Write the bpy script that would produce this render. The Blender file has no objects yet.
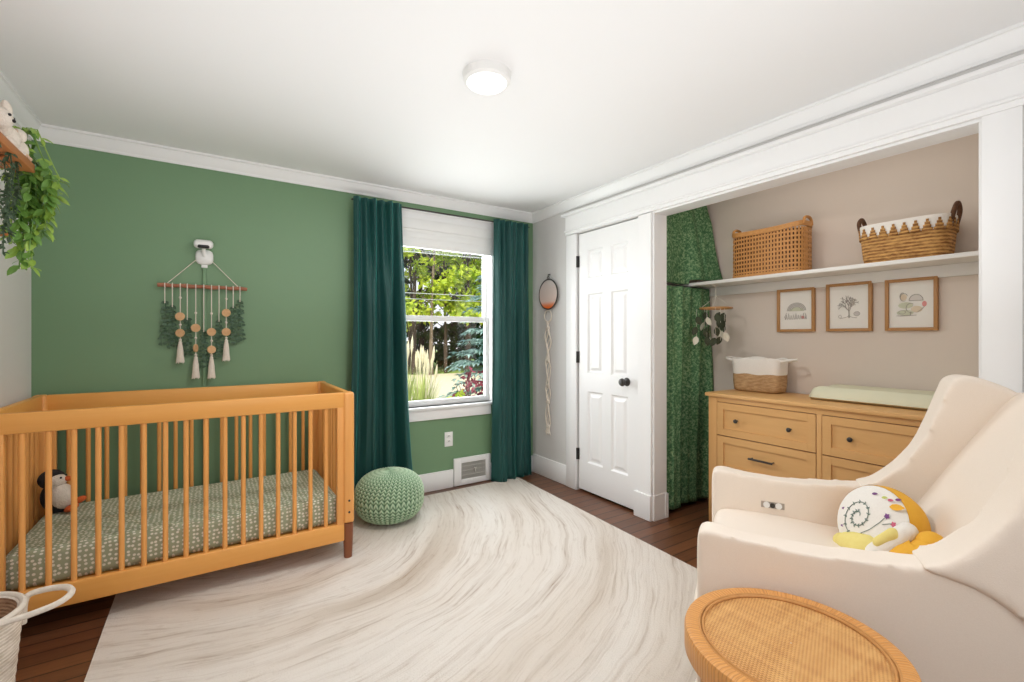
import bpy, bmesh, math, random
from math import sin, cos, pi, radians, sqrt, atan2, floor as ffloor
from mathutils import Vector, Matrix
random.seed(7)
COL = bpy.context.scene.collection

# ------------------------------------------------------------------ helpers
def lin(c):
    c = c / 255.0
    return c / 12.92 if c <= 0.04045 else ((c + 0.055) / 1.055) ** 2.4
def rgb(r, g, b): return (lin(r), lin(g), lin(b), 1.0)

class NT:
    def __init__(self, name):
        self.m = bpy.data.materials.new(name); self.m.use_nodes = True
        self.t = self.m.node_tree; self.t.nodes.clear()
        self.out = self.n('ShaderNodeOutputMaterial')
    def n(self, typ, **kw):
        nd = self.t.nodes.new(typ)
        for k, v in kw.items():
            if k.startswith('_'): setattr(nd, k[1:], v)
            else: nd.inputs[k.replace('__', ' ')].default_value = v
        return nd
    def l(self, a, b): self.t.links.new(a, b)
    def math(self, op, a, b=None, c=None):
        nd = self.t.nodes.new('ShaderNodeMath'); nd.operation = op
        for i, v in enumerate((a, b, c)):
            if v is None: continue
            if isinstance(v, (int, float)): nd.inputs[i].default_value = v
            else: self.l(v, nd.inputs[i])
        return nd.outputs[0]
    def mix(self, f, a, b, blend='MIX'):
        nd = self.t.nodes.new('ShaderNodeMix'); nd.data_type = 'RGBA'; nd.blend_type = blend
        for s, v in ((nd.inputs[0], f), (nd.inputs[6], a), (nd.inputs[7], b)):
            if isinstance(v, (int, float, tuple)): s.default_value = v
            else: self.l(v, s)
        return nd.outputs[2]
    def coord(self, which='Object', scale=(1, 1, 1), rot=(0, 0, 0), loc=(0, 0, 0)):
        tc = self.n('ShaderNodeTexCoord'); mp = self.n('ShaderNodeMapping')
        mp.inputs['Scale'].default_value = scale; mp.inputs['Rotation'].default_value = rot; mp.inputs['Location'].default_value = loc
        self.l(tc.outputs[which], mp.inputs[0]); return mp.outputs[0]
    def noise(self, vec, scale=5, detail=3, rough=.5, dist=0):
        nd = self.n('ShaderNodeTexNoise', Scale=scale, Detail=detail, Roughness=rough, Distortion=dist)
        self.l(vec, nd.inputs['Vector']); return nd.outputs['Fac']
    def ramp(self, f, stops):
        nd = self.n('ShaderNodeValToRGB'); cr = nd.color_ramp
        while len(cr.elements) < len(stops): cr.elements.new(0.5)
        for e, (p, c) in zip(cr.elements, stops):
            e.position = p; e.color = c if len(c) == 4 else (*c, 1)
        self.l(f, nd.inputs[0]); return nd.outputs[0]
    def bsdf(self, col, rough=.5, bump=None, bstr=.2, bdist=.01, **kw):
        p = self.n('ShaderNodeBsdfPrincipled')
        if isinstance(col, tuple): p.inputs['Base Color'].default_value = col
        else: self.l(col, p.inputs['Base Color'])
        if isinstance(rough, (int, float)): p.inputs['Roughness'].default_value = rough
        else: self.l(rough, p.inputs['Roughness'])
        for k, v in kw.items(): p.inputs[k.replace('_', ' ')].default_value = v
        if bump is not None:
            b = self.n('ShaderNodeBump', Strength=bstr, Distance=bdist)
            self.l(bump, b.inputs['Height']); self.l(b.outputs[0], p.inputs['Normal'])
        self.l(p.outputs[0], self.out.inputs[0]); return p

def plain(name, c, rough=.5, c2=None, scale=8, bump=0, stretch=(1, 1, 1), bdist=.005, detail=3, **kw):
    t = NT(name); v = t.coord('Object', stretch); f = t.noise(v, scale, detail)
    c2 = c2 or tuple(min(1, x * .93) for x in c[:3]) + (1,)
    col = t.mix(f, c, c2)
    t.bsdf(col, rough, f if bump else None, bump, bdist, **kw); return t.m

def wood(name, c, c2, axis=0, rough=.42, sc=1.0):
    t = NT(name)
    s = [26 * sc, 26 * sc, 26 * sc]; s[axis] = 1.6 * sc
    v = t.coord('Object', tuple(s)); f = t.noise(v, 1.0, 4, .6, .6)
    s2 = [120, 120, 120]; s2[axis] = 5
    g = t.noise(t.coord('Object', tuple(s2)), 1.0, 2)
    col = t.mix(t.math('MULTIPLY_ADD', g, .25, t.math('MULTIPLY', f, .75)), c, c2)
    t.bsdf(col, rough, g, .08, .002); return t.m

# ---- mesh builders (all add to a bmesh) ----
def NB(): return bmesh.new()
def box(bm, a, b, bev=0, seg=2):
    x0, x1 = sorted((a[0], b[0])); y0, y1 = sorted((a[1], b[1])); z0, z1 = sorted((a[2], b[2]))
    vs = [bm.verts.new(p) for p in ((x0,y0,z0),(x1,y0,z0),(x1,y1,z0),(x0,y1,z0),(x0,y0,z1),(x1,y0,z1),(x1,y1,z1),(x0,y1,z1))]
    fs = [bm.faces.new([vs[i] for i in q]) for q in ((0,3,2,1),(4,5,6,7),(0,1,5,4),(1,2,6,5),(2,3,7,6),(3,0,4,7))]
    if bev:
        es = list({e for f in fs for e in f.edges})
        bmesh.ops.bevel(bm, geom=es, offset=bev, segments=seg, affect='EDGES', profile=.5)
    return bm
def ring_frame(d):
    d = Vector(d).normalized()
    up = Vector((0, 0, 1)) if abs(d.z) < .95 else Vector((1, 0, 0))
    a = d.cross(up).normalized(); return a, a.cross(d).normalized()
def tube(bm, pts, r, seg=8, closed=False, caps=True):
    pts = [Vector(p) for p in pts]; n = len(pts); rs = r if isinstance(r, (list, tuple)) else [r] * n
    rings = []; a = None
    for i, p in enumerate(pts):
        if closed: d = pts[(i + 1) % n] - pts[i - 1]
        else: d = pts[min(i + 1, n - 1)] - pts[max(i - 1, 0)]
        if d.length < 1e-9: d = Vector((0, 0, 1))
        d.normalize()
        if a is None: a, b = ring_frame(d)
        else:
            a = (a - d * a.dot(d))
            if a.length < 1e-6: a, b = ring_frame(d)
            a.normalize(); b = d.cross(a)
        b = d.cross(a)
        rings.append([bm.verts.new(p + (a * cos(2*pi*k/seg) + b * sin(2*pi*k/seg)) * rs[i]) for k in range(seg)])
    for i in range(n if closed else n - 1):
        A, B = rings[i], rings[(i + 1) % n]
        for k in range(seg): bm.faces.new((A[k], A[(k+1) % seg], B[(k+1) % seg], B[k]))
    if caps and not closed:
        bm.faces.new(rings[0][::-1]); bm.faces.new(rings[-1])
    return bm
def cyl(bm, p0, p1, r0, r1=None, seg=16): return tube(bm, [p0, p1], [r0, r0 if r1 is None else r1], seg)
def lathe(bm, prof, c=(0, 0, 0), seg=32, sx=1, sy=1, caps=True, power=2.0):
    rings = []
    for r, z in prof:
        row = []
        for k in range(seg):
            t = 2 * pi * k / seg; cx, cy = cos(t), sin(t)
            if power != 2:
                q = (abs(cx) ** power + abs(cy) ** power) ** (-1 / power); cx *= q; cy *= q
            row.append(bm.verts.new((c[0] + r * sx * cx, c[1] + r * sy * cy, c[2] + z)))
        rings.append(row)
    for A, B in zip(rings, rings[1:]):
        for k in range(seg): bm.faces.new((A[k], A[(k+1) % seg], B[(k+1) % seg], B[k]))
    if caps:
        bm.faces.new(rings[0][::-1]); bm.faces.new(rings[-1])
    return bm
def ball(bm, c, r, seg=16, rings=10, rot=None):
    rx, ry, rz = r if isinstance(r, (tuple, list)) else (r, r, r)
    M = rot or Matrix.Identity(3); c = Vector(c)
    rows = []
    top = bm.verts.new(c + M @ Vector((0, 0, rz))); bot = bm.verts.new(c + M @ Vector((0, 0, -rz)))
    for i in range(1, rings):
        p = pi * i / rings
        rows.append([bm.verts.new(c + M @ Vector((rx*sin(p)*cos(2*pi*k/seg), ry*sin(p)*sin(2*pi*k/seg), rz*cos(p)))) for k in range(seg)])
    for k in range(seg):
        bm.faces.new((top, rows[0][k], rows[0][(k+1) % seg])); bm.faces.new((bot, rows[-1][(k+1) % seg], rows[-1][k]))
    for A, B in zip(rows, rows[1:]):
        for k in range(seg): bm.faces.new((A[k], B[k], B[(k+1) % seg], A[(k+1) % seg]))
    return bm
def leaf(bm, p, d, nrm, L, W, bend=.25):
    p = Vector(p); d = Vector(d).normalized(); s = d.cross(Vector(nrm))
    if s.length < 1e-4: s = ring_frame(d)[0]
    s.normalize(); u = s.cross(d)
    a = bm.verts.new(p); b = bm.verts.new(p + d*L*.45 + s*W*.5 + u*L*.04); c = bm.verts.new(p + d*L - u*L*bend)
    e = bm.verts.new(p + d*L*.45 - s*W*.5 + u*L*.04); m = bm.verts.new(p + d*L*.5 - u*L*bend*.3)
    bm.faces.new((a, b, m)); bm.faces.new((b, c, m)); bm.faces.new((c, e, m)); bm.faces.new((e, a, m))
def oleaf(bm, p, d, nrm, L, W, bend=.15):
    """a rounded leaf blade"""
    p = Vector(p); d = Vector(d).normalized(); s = d.cross(Vector(nrm))
    if s.length < 1e-4: s = ring_frame(d)[0]
    s.normalize(); u = s.cross(d); mid, lf, rt = [], [], []
    for q, w in ((0, 0), (.22, .40), (.48, .5), (.75, .36), (1, 0)):
        c = p + d*L*q - u*L*bend*q*q; mid.append(bm.verts.new(c))
        if 0 < q < 1: lf.append(bm.verts.new(c + s*W*w + u*W*.08)); rt.append(bm.verts.new(c - s*W*w + u*W*.08))
    for S, fl in ((lf, 0), (rt, 1)):
        fs = [(mid[0], S[0], mid[1])] + [(mid[i+1], S[i], S[i+1], mid[i+2]) for i in range(2)] + [(mid[3], S[2], mid[4])]
        for f in fs: bm.faces.new(f)
def rprism(bm, prof, fn, w0, w1, r, n=4):
    """profile (list of 2D points, counter-clockwise, dense) extruded from w0 to w1 with rounded rims; fn(u, v, w) -> 3D"""
    P = [Vector(p) for p in prof]; N = len(P)
    area = sum(P[i].x * P[(i+1) % N].y - P[(i+1) % N].x * P[i].y for i in range(N))
    if area < 0: P.reverse()
    nor = []
    for i in range(N):
        t = (P[(i+1) % N] - P[i-1]).normalized(); nor.append(Vector((-t.y, t.x)))
    loops = []
    for k in range(n + 1):
        a = k / n * pi / 2; loops.append((r * (1 - sin(a)), w0 + r * (1 - cos(a))))
    for k in range(n + 1):
        a = pi / 2 * (1 - k / n); loops.append((r * (1 - sin(a)), w1 - r * (1 - cos(a))))
    R = [[bm.verts.new(fn(P[i].x + nor[i].x*ins, P[i].y + nor[i].y*ins, w)) for i in range(N)] for ins, w in loops]
    for A, B in zip(R, R[1:]):
        for i in range(N): bm.faces.new((A[i], A[(i+1) % N], B[(i+1) % N], B[i]))
    bm.faces.new(R[0][::-1]); bm.faces.new(R[-1]); return bm
def smooth_poly(pts, sub=6, closed=True):
    out = []; n = len(pts); P = [Vector(p) for p in pts]
    for i in range(n if closed else n - 1):
        if closed: p0, p1, p2, p3 = P[i-1], P[i], P[(i+1) % n], P[(i+2) % n]
        else: p0, p1, p2, p3 = P[max(i-1, 0)], P[i], P[i+1], P[min(i+2, n-1)]
        for k in range(sub):
            t = k / sub
            out.append(.5 * ((2*p1) + (p2 - p0)*t + (2*p0 - 5*p1 + 4*p2 - p3)*t*t + (3*p1 - p0 - 3*p2 + p3)*t**3))
    if not closed: out.append(P[-1])
    return out

# ---- objects ----
def empty(name, label, cat, loc=(0, 0, 0), rz=0, group=None):
    o = bpy.data.objects.new(name, None); COL.objects.link(o); o.empty_display_size = .1
    o.location = loc; o.rotation_euler = (0, 0, rz); o['label'] = label; o['category'] = cat
    if group: o['group'] = group
    return o
def rootmat(o):
    M = Matrix.Identity(4)
    while o is not None:
        M = Matrix.LocRotScale(o.location, o.rotation_euler, None) @ M; o = o.parent
    return M
def obj(name, bm, m, parent=None, local=False, smooth=45, label=None):
    """one mesh object; the bmesh is in world coordinates unless local"""
    if parent is not None and not local: bmesh.ops.transform(bm, matrix=rootmat(parent).inverted(), verts=bm.verts)
    bmesh.ops.recalc_face_normals(bm, faces=bm.faces)
    me = bpy.data.meshes.new(name)
    if smooth:
        for f in bm.faces: f.smooth = True
        for e in bm.edges:
            if len(e.link_faces) == 2 and e.calc_face_angle(0) > radians(smooth): e.smooth = False
    bm.to_mesh(me); bm.free()
    for mm in (m if isinstance(m, (list, tuple)) else [m]): me.materials.append(mm)
    o = bpy.data.objects.new(name, me); COL.objects.link(o)
    if parent is not None: o.parent = parent
    if label: o['label'] = label
    return o
def single(name, bm, m, label, cat, origin=None, group=None, **kw):
    if origin is None:
        xs = [v.co for v in bm.verts]; n = len(xs)
        origin = (sum(p.x for p in xs)/n, sum(p.y for p in xs)/n, min(p.z for p in xs))
    bmesh.ops.translate(bm, vec=-Vector(origin), verts=bm.verts)
    o = obj(name, bm, m, None, True, **kw); o.location = origin
    o['label'] = label; o['category'] = cat
    if group: o['group'] = group
    return o
def struct(name, bm, m, parent=None, **kw):
    o = obj(name, bm, m, parent, **kw)
    if parent is None: o['kind'] = 'structure'
    return o
def copy_tree(o, parent=None):
    c = o.copy(); COL.objects.link(c); c.parent = parent
    for ch in [x for x in bpy.data.objects if x.parent == o]: copy_tree(ch, c)
    return c

# ------------------------------------------------------------------ dimensions
XL, XR, YB, ZC = -.79, 2.461, 3.415, 2.34
WT = .125
YF = -1.25                      # the room runs on behind the camera
XCB = 3.15                      # closet back wall
H = 1.22                        # camera height

# ------------------------------------------------------------------ materials
def paint(name, c, var=.96, rough=.55):
    return plain(name, c, rough, tuple(x*var for x in c[:3]) + (1,), 1.3, 0)
M = {}
M['green'] = paint('green_paint', rgb(116, 149, 113), .95, .5)
M['grey'] = paint('grey_paint', rgb(214, 212, 210))
M['white_wall'] = paint('white_paint', rgb(230, 227, 224))
M['ceil'] = paint('ceiling_paint', rgb(238, 238, 238), .98, .7)
M['trim'] = paint('trim_paint', rgb(240, 240, 240), .98, .35)
M['closet'] = paint('closet_paint', rgb(222, 209, 197), .97)
M['crib'] = wood('honey_wood', rgb(240, 178, 98), rgb(226, 156, 74), 0)
M['crib_v'] = wood('honey_wood_upright', rgb(240, 174, 100), rgb(226, 156, 80), 2)
M['foot'] = wood('walnut_wood', rgb(150, 88, 52), rgb(112, 62, 36), 2)
M['oak_y'] = wood('oak_wood', rgb(224, 178, 118), rgb(208, 158, 98), 1, .45)
M['oak_z'] = wood('oak_wood_upright', rgb(222, 174, 114), rgb(208, 158, 98), 2, .45)
M['frame'] = wood('frame_wood', rgb(190, 142, 88), rgb(168, 120, 70), 2, .45)
M['shelfwood'] = wood('shelf_wood', rgb(186, 118, 66), rgb(150, 88, 46), 1, .5)
M['black'] = plain('black_metal', rgb(38, 35, 33), .38, metallic=.0) if False else plain('black_metal', rgb(38, 35, 33), .38)
M['bronze'] = plain('dark_bronze', rgb(58, 54, 50), .3)
M['chair'] = plain('cream_upholstery', rgb(240, 228, 215), .85, rgb(232, 219, 205), 420, .25, bdist=.0015, detail=1)
M['piping'] = plain('cream_piping', rgb(226, 214, 202), .85)
M['white_fab'] = plain('white_fabric', rgb(240, 236, 230), .9, rgb(230, 225, 218), 150, .4, bdist=.002)
M['plush_w'] = plain('white_plush', rgb(232, 222, 210), .95, rgb(214, 202, 188), 160, .8, bdist=.006)
M['plush_b'] = plain('beige_plush', rgb(214, 182, 154), .95, rgb(196, 162, 134), 160, .8, bdist=.006)
M['plush_k'] = plain('black_plush', rgb(48, 44, 46), .95, rgb(34, 31, 33), 160, .6, bdist=.004)
M['plush_o'] = plain('orange_plush', rgb(226, 112, 58), .95, rgb(204, 92, 44), 160, .5, bdist=.004)
M['rope'] = plain('cotton_rope', rgb(236, 228, 216), .9, rgb(214, 202, 188), 90, .5, bdist=.003)
M['ropebrown'] = plain('brown_rope', rgb(168, 124, 92), .9, rgb(140, 98, 70), 90, .5, bdist=.003)
M['paper'] = plain('mat_paper', rgb(240, 237, 230), .8)
M['plastic'] = plain('white_plastic', rgb(238, 238, 236), .35)
M['leafA'] = plain('leaf_bright', rgb(120, 160, 66), .45, rgb(66, 110, 44), 30)
M['leafB'] = plain('leaf_dark', rgb(70, 92, 62), .55, rgb(40, 60, 40), 30)
M['leafE'] = plain('leaf_eucalyptus', rgb(88, 116, 88), .6, rgb(52, 80, 60), 30)
M['leafM'] = plain('felt_dark_green', rgb(66, 72, 48), .8, rgb(44, 50, 34), 40)
M['leafMw'] = plain('felt_cream', rgb(226, 220, 202), .8)
M['stem'] = plain('stem', rgb(84, 104, 58), .7)
M['tan'] = plain('wood_slice', rgb(232, 192, 146), .6, rgb(198, 148, 100), 90)
M['bark'] = plain('stick_bark', rgb(184, 122, 94), .75, rgb(146, 90, 68), 40, .4)
M['metal'] = plain('vent_metal', rgb(186, 184, 178), .4)

def mat_floor():
    t = NT('floor_planks'); v = t.coord('Object')
    br = t.n('ShaderNodeTexBrick', Scale=1.0, Mortar__Size=.004, Mortar__Smooth=.1, Bias=0.0, Brick__Width=1.9, Row__Height=.083)
    br.offset = .37; br.inputs['Color1'].default_value = rgb(134, 86, 56); br.inputs['Color2'].default_value = rgb(108, 68, 45); br.inputs['Mortar'].default_value = rgb(40, 24, 17)
    t.l(v, br.inputs['Vector'])
    g = t.noise(t.coord('Object', (3, 40, 1)), 1.6, 5, .65, 1.2)
    col = t.mix(t.math('MULTIPLY', g, .62), br.outputs['Color'], rgb(56, 32, 21))
    r = t.math('MULTIPLY_ADD', g, .2, .22)
    t.bsdf(col, r, br.outputs['Fac'], -.15, .003); return t.m
M['floor'] = mat_floor()

def mat_rug():
    t = NT('rug_pile'); tc = t.n('ShaderNodeTexCoord')
    v = tc.outputs['Object']
    sep = t.n('ShaderNodeSeparateXYZ'); t.l(v, sep.inputs[0])
    w = t.noise(v, .8, 2, .5); w2 = t.noise(v, 4.0, 2, .5)
    dx = t.math('SUBTRACT', sep.outputs[0], -.75); dy = t.math('SUBTRACT', sep.outputs[1], 1.65)
    rr = t.math('SQRT', t.math('ADD', t.math('MULTIPLY', dx, dx), t.math('MULTIPLY', dy, dy)))
    ang = t.math('ARCTAN2', dy, dx)
    rr = t.math('ADD', rr, t.math('MULTIPLY', w, .34)); rr = t.math('ADD', rr, t.math('MULTIPLY', w2, .035))
    def field(fr, fa, det, rg):
        cb = t.n('ShaderNodeCombineXYZ'); t.l(t.math('MULTIPLY', rr, fr), cb.inputs[0]); t.l(t.math('MULTIPLY', ang, fa), cb.inputs[1]); return t.noise(cb.outputs[0], 1.0, det, rg)
    band = field(3.2, .5, 2, .5); fine = field(70, 5.0, 3, .6); mid = field(20, 1.6, 3, .6); dash = field(46, 20, 2, .5)
    pile = t.noise(v, 170, 2, .6)
    base = t.ramp(band, [(.30, rgb(200, 187, 173)), (.42, rgb(222, 213, 203)), (.60, rgb(230, 224, 217)), (.75, rgb(216, 209, 201))])
    far = t.ramp(rr, [(1.0, (0, 0, 0)), (1.5, (1, 1, 1))])
    tone = t.mix(far, rgb(150, 124, 98), rgb(156, 150, 144))
    l1 = t.ramp(fine, [(.52, (0, 0, 0)), (.64, (1, 1, 1))]); l2 = t.ramp(mid, [(.50, (0, 0, 0)), (.70, (1, 1, 1))]); l3 = t.ramp(dash, [(.60, (0, 0, 0)), (.70, (1, 1, 1))])
    amt = t.math('ADD', t.math('MULTIPLY', l1, t.math('MULTIPLY_ADD', l2, .34, .17)), t.math('MULTIPLY', l3, .14))
    amt = t.math('ADD', amt, t.math('MULTIPLY', l2, t.math('MULTIPLY_ADD', t.math('SUBTRACT', 1.0, far), .26, .03)))
    col = t.mix(amt, base, tone)
    col = t.mix(t.math('MULTIPLY', pile, .18), col, rgb(184, 172, 158))
    h = t.math('ADD', pile, t.math('MULTIPLY', fine, 1.2))
    t.bsdf(col, .95, h, .5, .006); return t.m
M['rug'] = mat_rug()

def mat_velvet():
    t = NT('teal_velvet'); f = t.noise(t.coord('Object', (1, 1, .25)), 9, 3)
    col = t.mix(f, rgb(14, 78, 72), rgb(8, 56, 55))
    p = t.bsdf(col, .62); p.inputs['Sheen Weight'].default_value = .6; p.inputs['Sheen Tint'].default_value = rgb(90, 200, 190); p.inputs['Sheen Roughness'].default_value = .35
    return t.m
M['velvet'] = mat_velvet()

def mat_closet_curtain():
    t = NT('speckled_green_cloth'); v = t.coord('Object')
    f = t.noise(v, 60, 4, .8); g = t.noise(t.coord('Object', (1, 1, .4)), 5, 3)
    c = t.ramp(f, [(.38, rgb(46, 84, 54)), (.50, rgb(84, 128, 84)), (.62, rgb(158, 184, 138))])
    c = t.mix(t.math('MULTIPLY', g, .5), c, rgb(52, 96, 58))
    t.bsdf(c, .8); return t.m
M['ccurtain'] = mat_closet_curtain()

def mat_dots():
    t = NT('dotted_sheet'); v = t.coord('Object')
    vo = t.n('ShaderNodeTexVoronoi', Scale=50, Randomness=.45); vo.voronoi_dimensions = '2D'; sp3 = t.n('ShaderNodeSeparateXYZ'); t.l(v, sp3.inputs[0]); cb3 = t.n('ShaderNodeCombineXYZ'); t.l(sp3.outputs[0], cb3.inputs[0]); t.l(t.math('ADD', sp3.outputs[1], sp3.outputs[2]), cb3.inputs[1]); t.l(cb3.outputs[0], vo.inputs['Vector'])
    d = t.ramp(vo.outputs['Distance'], [(.25, (1, 1, 1)), (.31, (0, 0, 0))])
    col = t.mix(d, rgb(164, 172, 144), rgb(234, 232, 218))
    t.bsdf(col, .85); return t.m
M['dots'] = mat_dots()

def mat_rattan(name, s=150, c1=(226, 172, 104), c2=(180, 118, 58)):
    t = NT(name); v = t.coord('Object', (1, 1, 1), (0, 0, radians(24)))
    sep = t.n('ShaderNodeSeparateXYZ'); t.l(v, sep.inputs[0])
    a = t.math('SINE', t.math('MULTIPLY', sep.outputs[0], s * 2)); b = t.math('SINE', t.math('MULTIPLY', sep.outputs[1], s * 2.0))
    c = t.math('SINE', t.math('MULTIPLY', sep.outputs[0], s)); d = t.math('SINE', t.math('MULTIPLY', sep.outputs[1], s))
    wv = t.math('MULTIPLY', c, d); h = t.math('ADD', t.math('MULTIPLY', wv, .6), t.math('MULTIPLY', t.math('ADD', a, b), .25))
    n1 = t.noise(t.coord('Object', (60, 5, 1), (0, 0, radians(24))), 1, 2); n2 = t.noise(t.coord('Object', (5, 60, 1), (0, 0, radians(24))), 1, 2)
    k = t.math('MULTIPLY_ADD', h, .4, t.math('MULTIPLY', t.math('ADD', n1, n2), .5))
    col = t.ramp(k, [(.18, rgb(*c2)), (.62, rgb(*c1)), (.9, rgb(238, 192, 128))])
    t.bsdf(col, .5, h, .6, .003); return t.m
M['cane'] = mat_rattan('cane_weave', 620)
def mat_rim():
    t = NT('rattan_wrapped'); tc = t.n('ShaderNodeTexCoord'); sep = t.n('ShaderNodeSeparateXYZ'); t.l(tc.outputs['Object'], sep.inputs[0])
    ang = t.math('ARCTAN2', sep.outputs[1], sep.outputs[0])
    cb = t.n('ShaderNodeCombineXYZ'); t.l(t.math('MULTIPLY', ang, 26), cb.inputs[0])
    f = t.noise(cb.outputs[0], 1.5, 3)
    s = t.math('SINE', t.math('MULTIPLY', ang, 150))
    col = t.ramp(f, [(.3, rgb(196, 132, 68)), (.6, rgb(224, 162, 92))])
    col = t.mix(t.ramp(s, [(.86, (0, 0, 0)), (.98, (.45, .45, .45))]), col, rgb(146, 88, 40))
    t.bsdf(col, .45, s, .25, .002); return t.m
M['rim'] = mat_rim()
M['rattan'] = plain('rattan_strip', rgb(214, 158, 94), .55, rgb(178, 120, 62), 60)
def mat_coil(name, ca, cb_, rows=70, bstr=.8):
    t = NT(name); v = t.coord('Object'); sep = t.n('ShaderNodeSeparateXYZ'); t.l(v, sep.inputs[0])
    n = t.noise(t.coord('Object', (26, 26, 90)), 1.0, 4, .7)
    s = t.math('SINE', t.math('MULTIPLY', sep.outputs[2], rows * 2 * pi / 1.0))
    k = t.math('ADD', t.math('MULTIPLY', n, .9), t.math('MULTIPLY', s, .12))
    col = t.ramp(k, [(.28, cb_), (.62, ca)])
    t.bsdf(col, .8, k, bstr, .006); return t.m
M['hyacinth'] = mat_coil('water_hyacinth', rgb(214, 164, 96), rgb(128, 82, 38), 60)
M['jute'] = mat_coil('jute_weave', rgb(206, 172, 130), rgb(164, 126, 84), 110, .5)
M['ropebasket'] = mat_coil('rope_coil', rgb(238, 230, 218), rgb(200, 186, 170), 90, .5)
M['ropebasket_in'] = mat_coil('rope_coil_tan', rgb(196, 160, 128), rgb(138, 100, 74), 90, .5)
M['darkhandle'] = plain('dark_banana_rope', rgb(112, 74, 46), .8, rgb(66, 42, 26), 80, .6)
M['boardwhite'] = plain('white_laminate', rgb(236, 234, 230), .5)
M['pad'] = plain('sage_pad_cover', rgb(222, 220, 194), .7, rgb(212, 210, 182), 6)

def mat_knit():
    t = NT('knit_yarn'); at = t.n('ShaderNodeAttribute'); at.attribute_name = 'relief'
    f = t.ramp(at.outputs['Fac'], [(.12, rgb(44, 84, 58)), (.5, rgb(140, 174, 138)), (.9, rgb(196, 216, 188))])  # shade between stitches put into the colour, darker where the relief is low
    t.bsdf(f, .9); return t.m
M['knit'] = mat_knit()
def mat_emit(name, c, s):
    t = NT(name); e = t.n('ShaderNodeEmission', Color=c, Strength=s); t.l(e.outputs[0], t.out.inputs[0]); return t.m
def mat_glass(name, tint=(1, 1, 1, 1), refl=.06):
    t = NT(name); tr = t.n('ShaderNodeBsdfTransparent', Color=tint); g = t.n('ShaderNodeBsdfGlossy', Roughness=.02); mx = t.n('ShaderNodeMixShader', Fac=refl)
    t.l(tr.outputs[0], mx.inputs[1]); t.l(g.outputs[0], mx.inputs[2]); t.l(mx.outputs[0], t.out.inputs[0]); return t.m
M['glass'] = mat_glass('window_glass', refl=.03)

# ------------------------------------------------------------------ the room
bm = NB(); box(bm, (XL - .1, YF, -.1), (XCB + .1, YB + .1, 0)); struct('floor', bm, M['floor'])
bm = NB(); box(bm, (XL - .1, YF, ZC), (XCB + .15, YB + .15, ZC + .1)); struct('ceiling', bm, M['ceil'])
WX0, WX1, WZ0, WZ1 = 1.14, 2.04, .67, 2.10
bm = NB()
box(bm, (XL - .1, YB, 0), (WX0, YB + .14, ZC)); box(bm, (WX1, YB, 0), (XCB + .1, YB + .14, ZC))
box(bm, (WX0, YB, 0), (WX1, YB + .14, WZ0)); box(bm, (WX0, YB, WZ1), (WX1, YB + .14, ZC)); struct('wall_back', bm, M['green'], smooth=0)
bm = NB(); box(bm, (XL - .1, YF, 0), (XL, YB, ZC)); struct('wall_left', bm, M['white_wall'])
bm = NB(); box(bm, (XL - .1, YF - .1, 0), (XR + WT, YF, ZC)); struct('wall_front', bm, M['white_wall'])
# right wall: solid near the window, doorway, closet opening, solid near the camera
DY0, DY1, DZ = 2.16, 2.80, 2.05
OY0, OY1, OZ = .485, 2.05, 2.055
bm = NB()
box(bm, (XR, DY1, 0), (XR + WT, YB, ZC)); box(bm, (XR, OY1, 0), (XR + WT, DY0, ZC))
box(bm, (XR, DY0, DZ), (XR + WT, DY1, ZC)); box(bm, (XR, OY0, OZ), (XR + WT, OY1, ZC)); box(bm, (XR, YF, 0), (XR + WT, OY0, ZC))
struct('wall_right', bm, M['grey'], smooth=0)
bm = NB(); box(bm, (XCB, .2, 0), (XCB + .1, YB, ZC)); struct('wall_closet_back', bm, M['closet'])
bm = NB(); box(bm, (XR + WT, .28, 0), (XCB, .36, ZC)); struct('wall_closet_right', bm, M['closet'])
bm = NB(); box(bm, (XR + WT, 2.2, 0), (XCB, 2.28, ZC)); struct('wall_closet_left', bm, M['closet'])

# baseboards
bm = NB(); box(bm, (XL, YB - .016, 0), (1.655, YB, .145), .003); box(bm, (2.005, YB - .016, 0), (XR, YB, .145), .003); struct('baseboard_back', bm, M['trim'])
bm = NB(); box(bm, (XR - .016, 2.92, 0), (XR, YB - .016, .165), .004); struct('baseboard_right', bm, M['trim'])
bm = NB(); box(bm, (XL, YF, 0), (XL + .016, YB - .016, .145), .004); struct('baseboard_left', bm, M['trim'])
# crown moulding
CR = [(0, -.08), (.008, -.08), (.012, -.066), (.026, -.048), (.036, -.026), (.042, -.014), (.052, -.012), (.052, 0), (0, 0)]
def crown(fn, a, b):
    bm = NB(); A = [bm.verts.new(fn(a, u, w)) for u, w in CR]; B = [bm.verts.new(fn(b, u, w)) for u, w in CR]
    for i in range(len(CR)): bm.faces.new((A[i], A[(i+1) % len(CR)], B[(i+1) % len(CR)], B[i]))
    bm.faces.new(A); bm.faces.new(B[::-1]); return bm
struct('trim_1', crown(lambda t, u, w: (t, YB - u, ZC + w), XL, XR), M['trim'], smooth=20)
struct('trim_2', crown(lambda t, u, w: (XR - u, t, ZC + w), YF, YB), M['trim'], smooth=20)
struct('trim_3', crown(lambda t, u, w: (XL + u, t, ZC + w), YF, YB), M['trim'], smooth=20)
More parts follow.
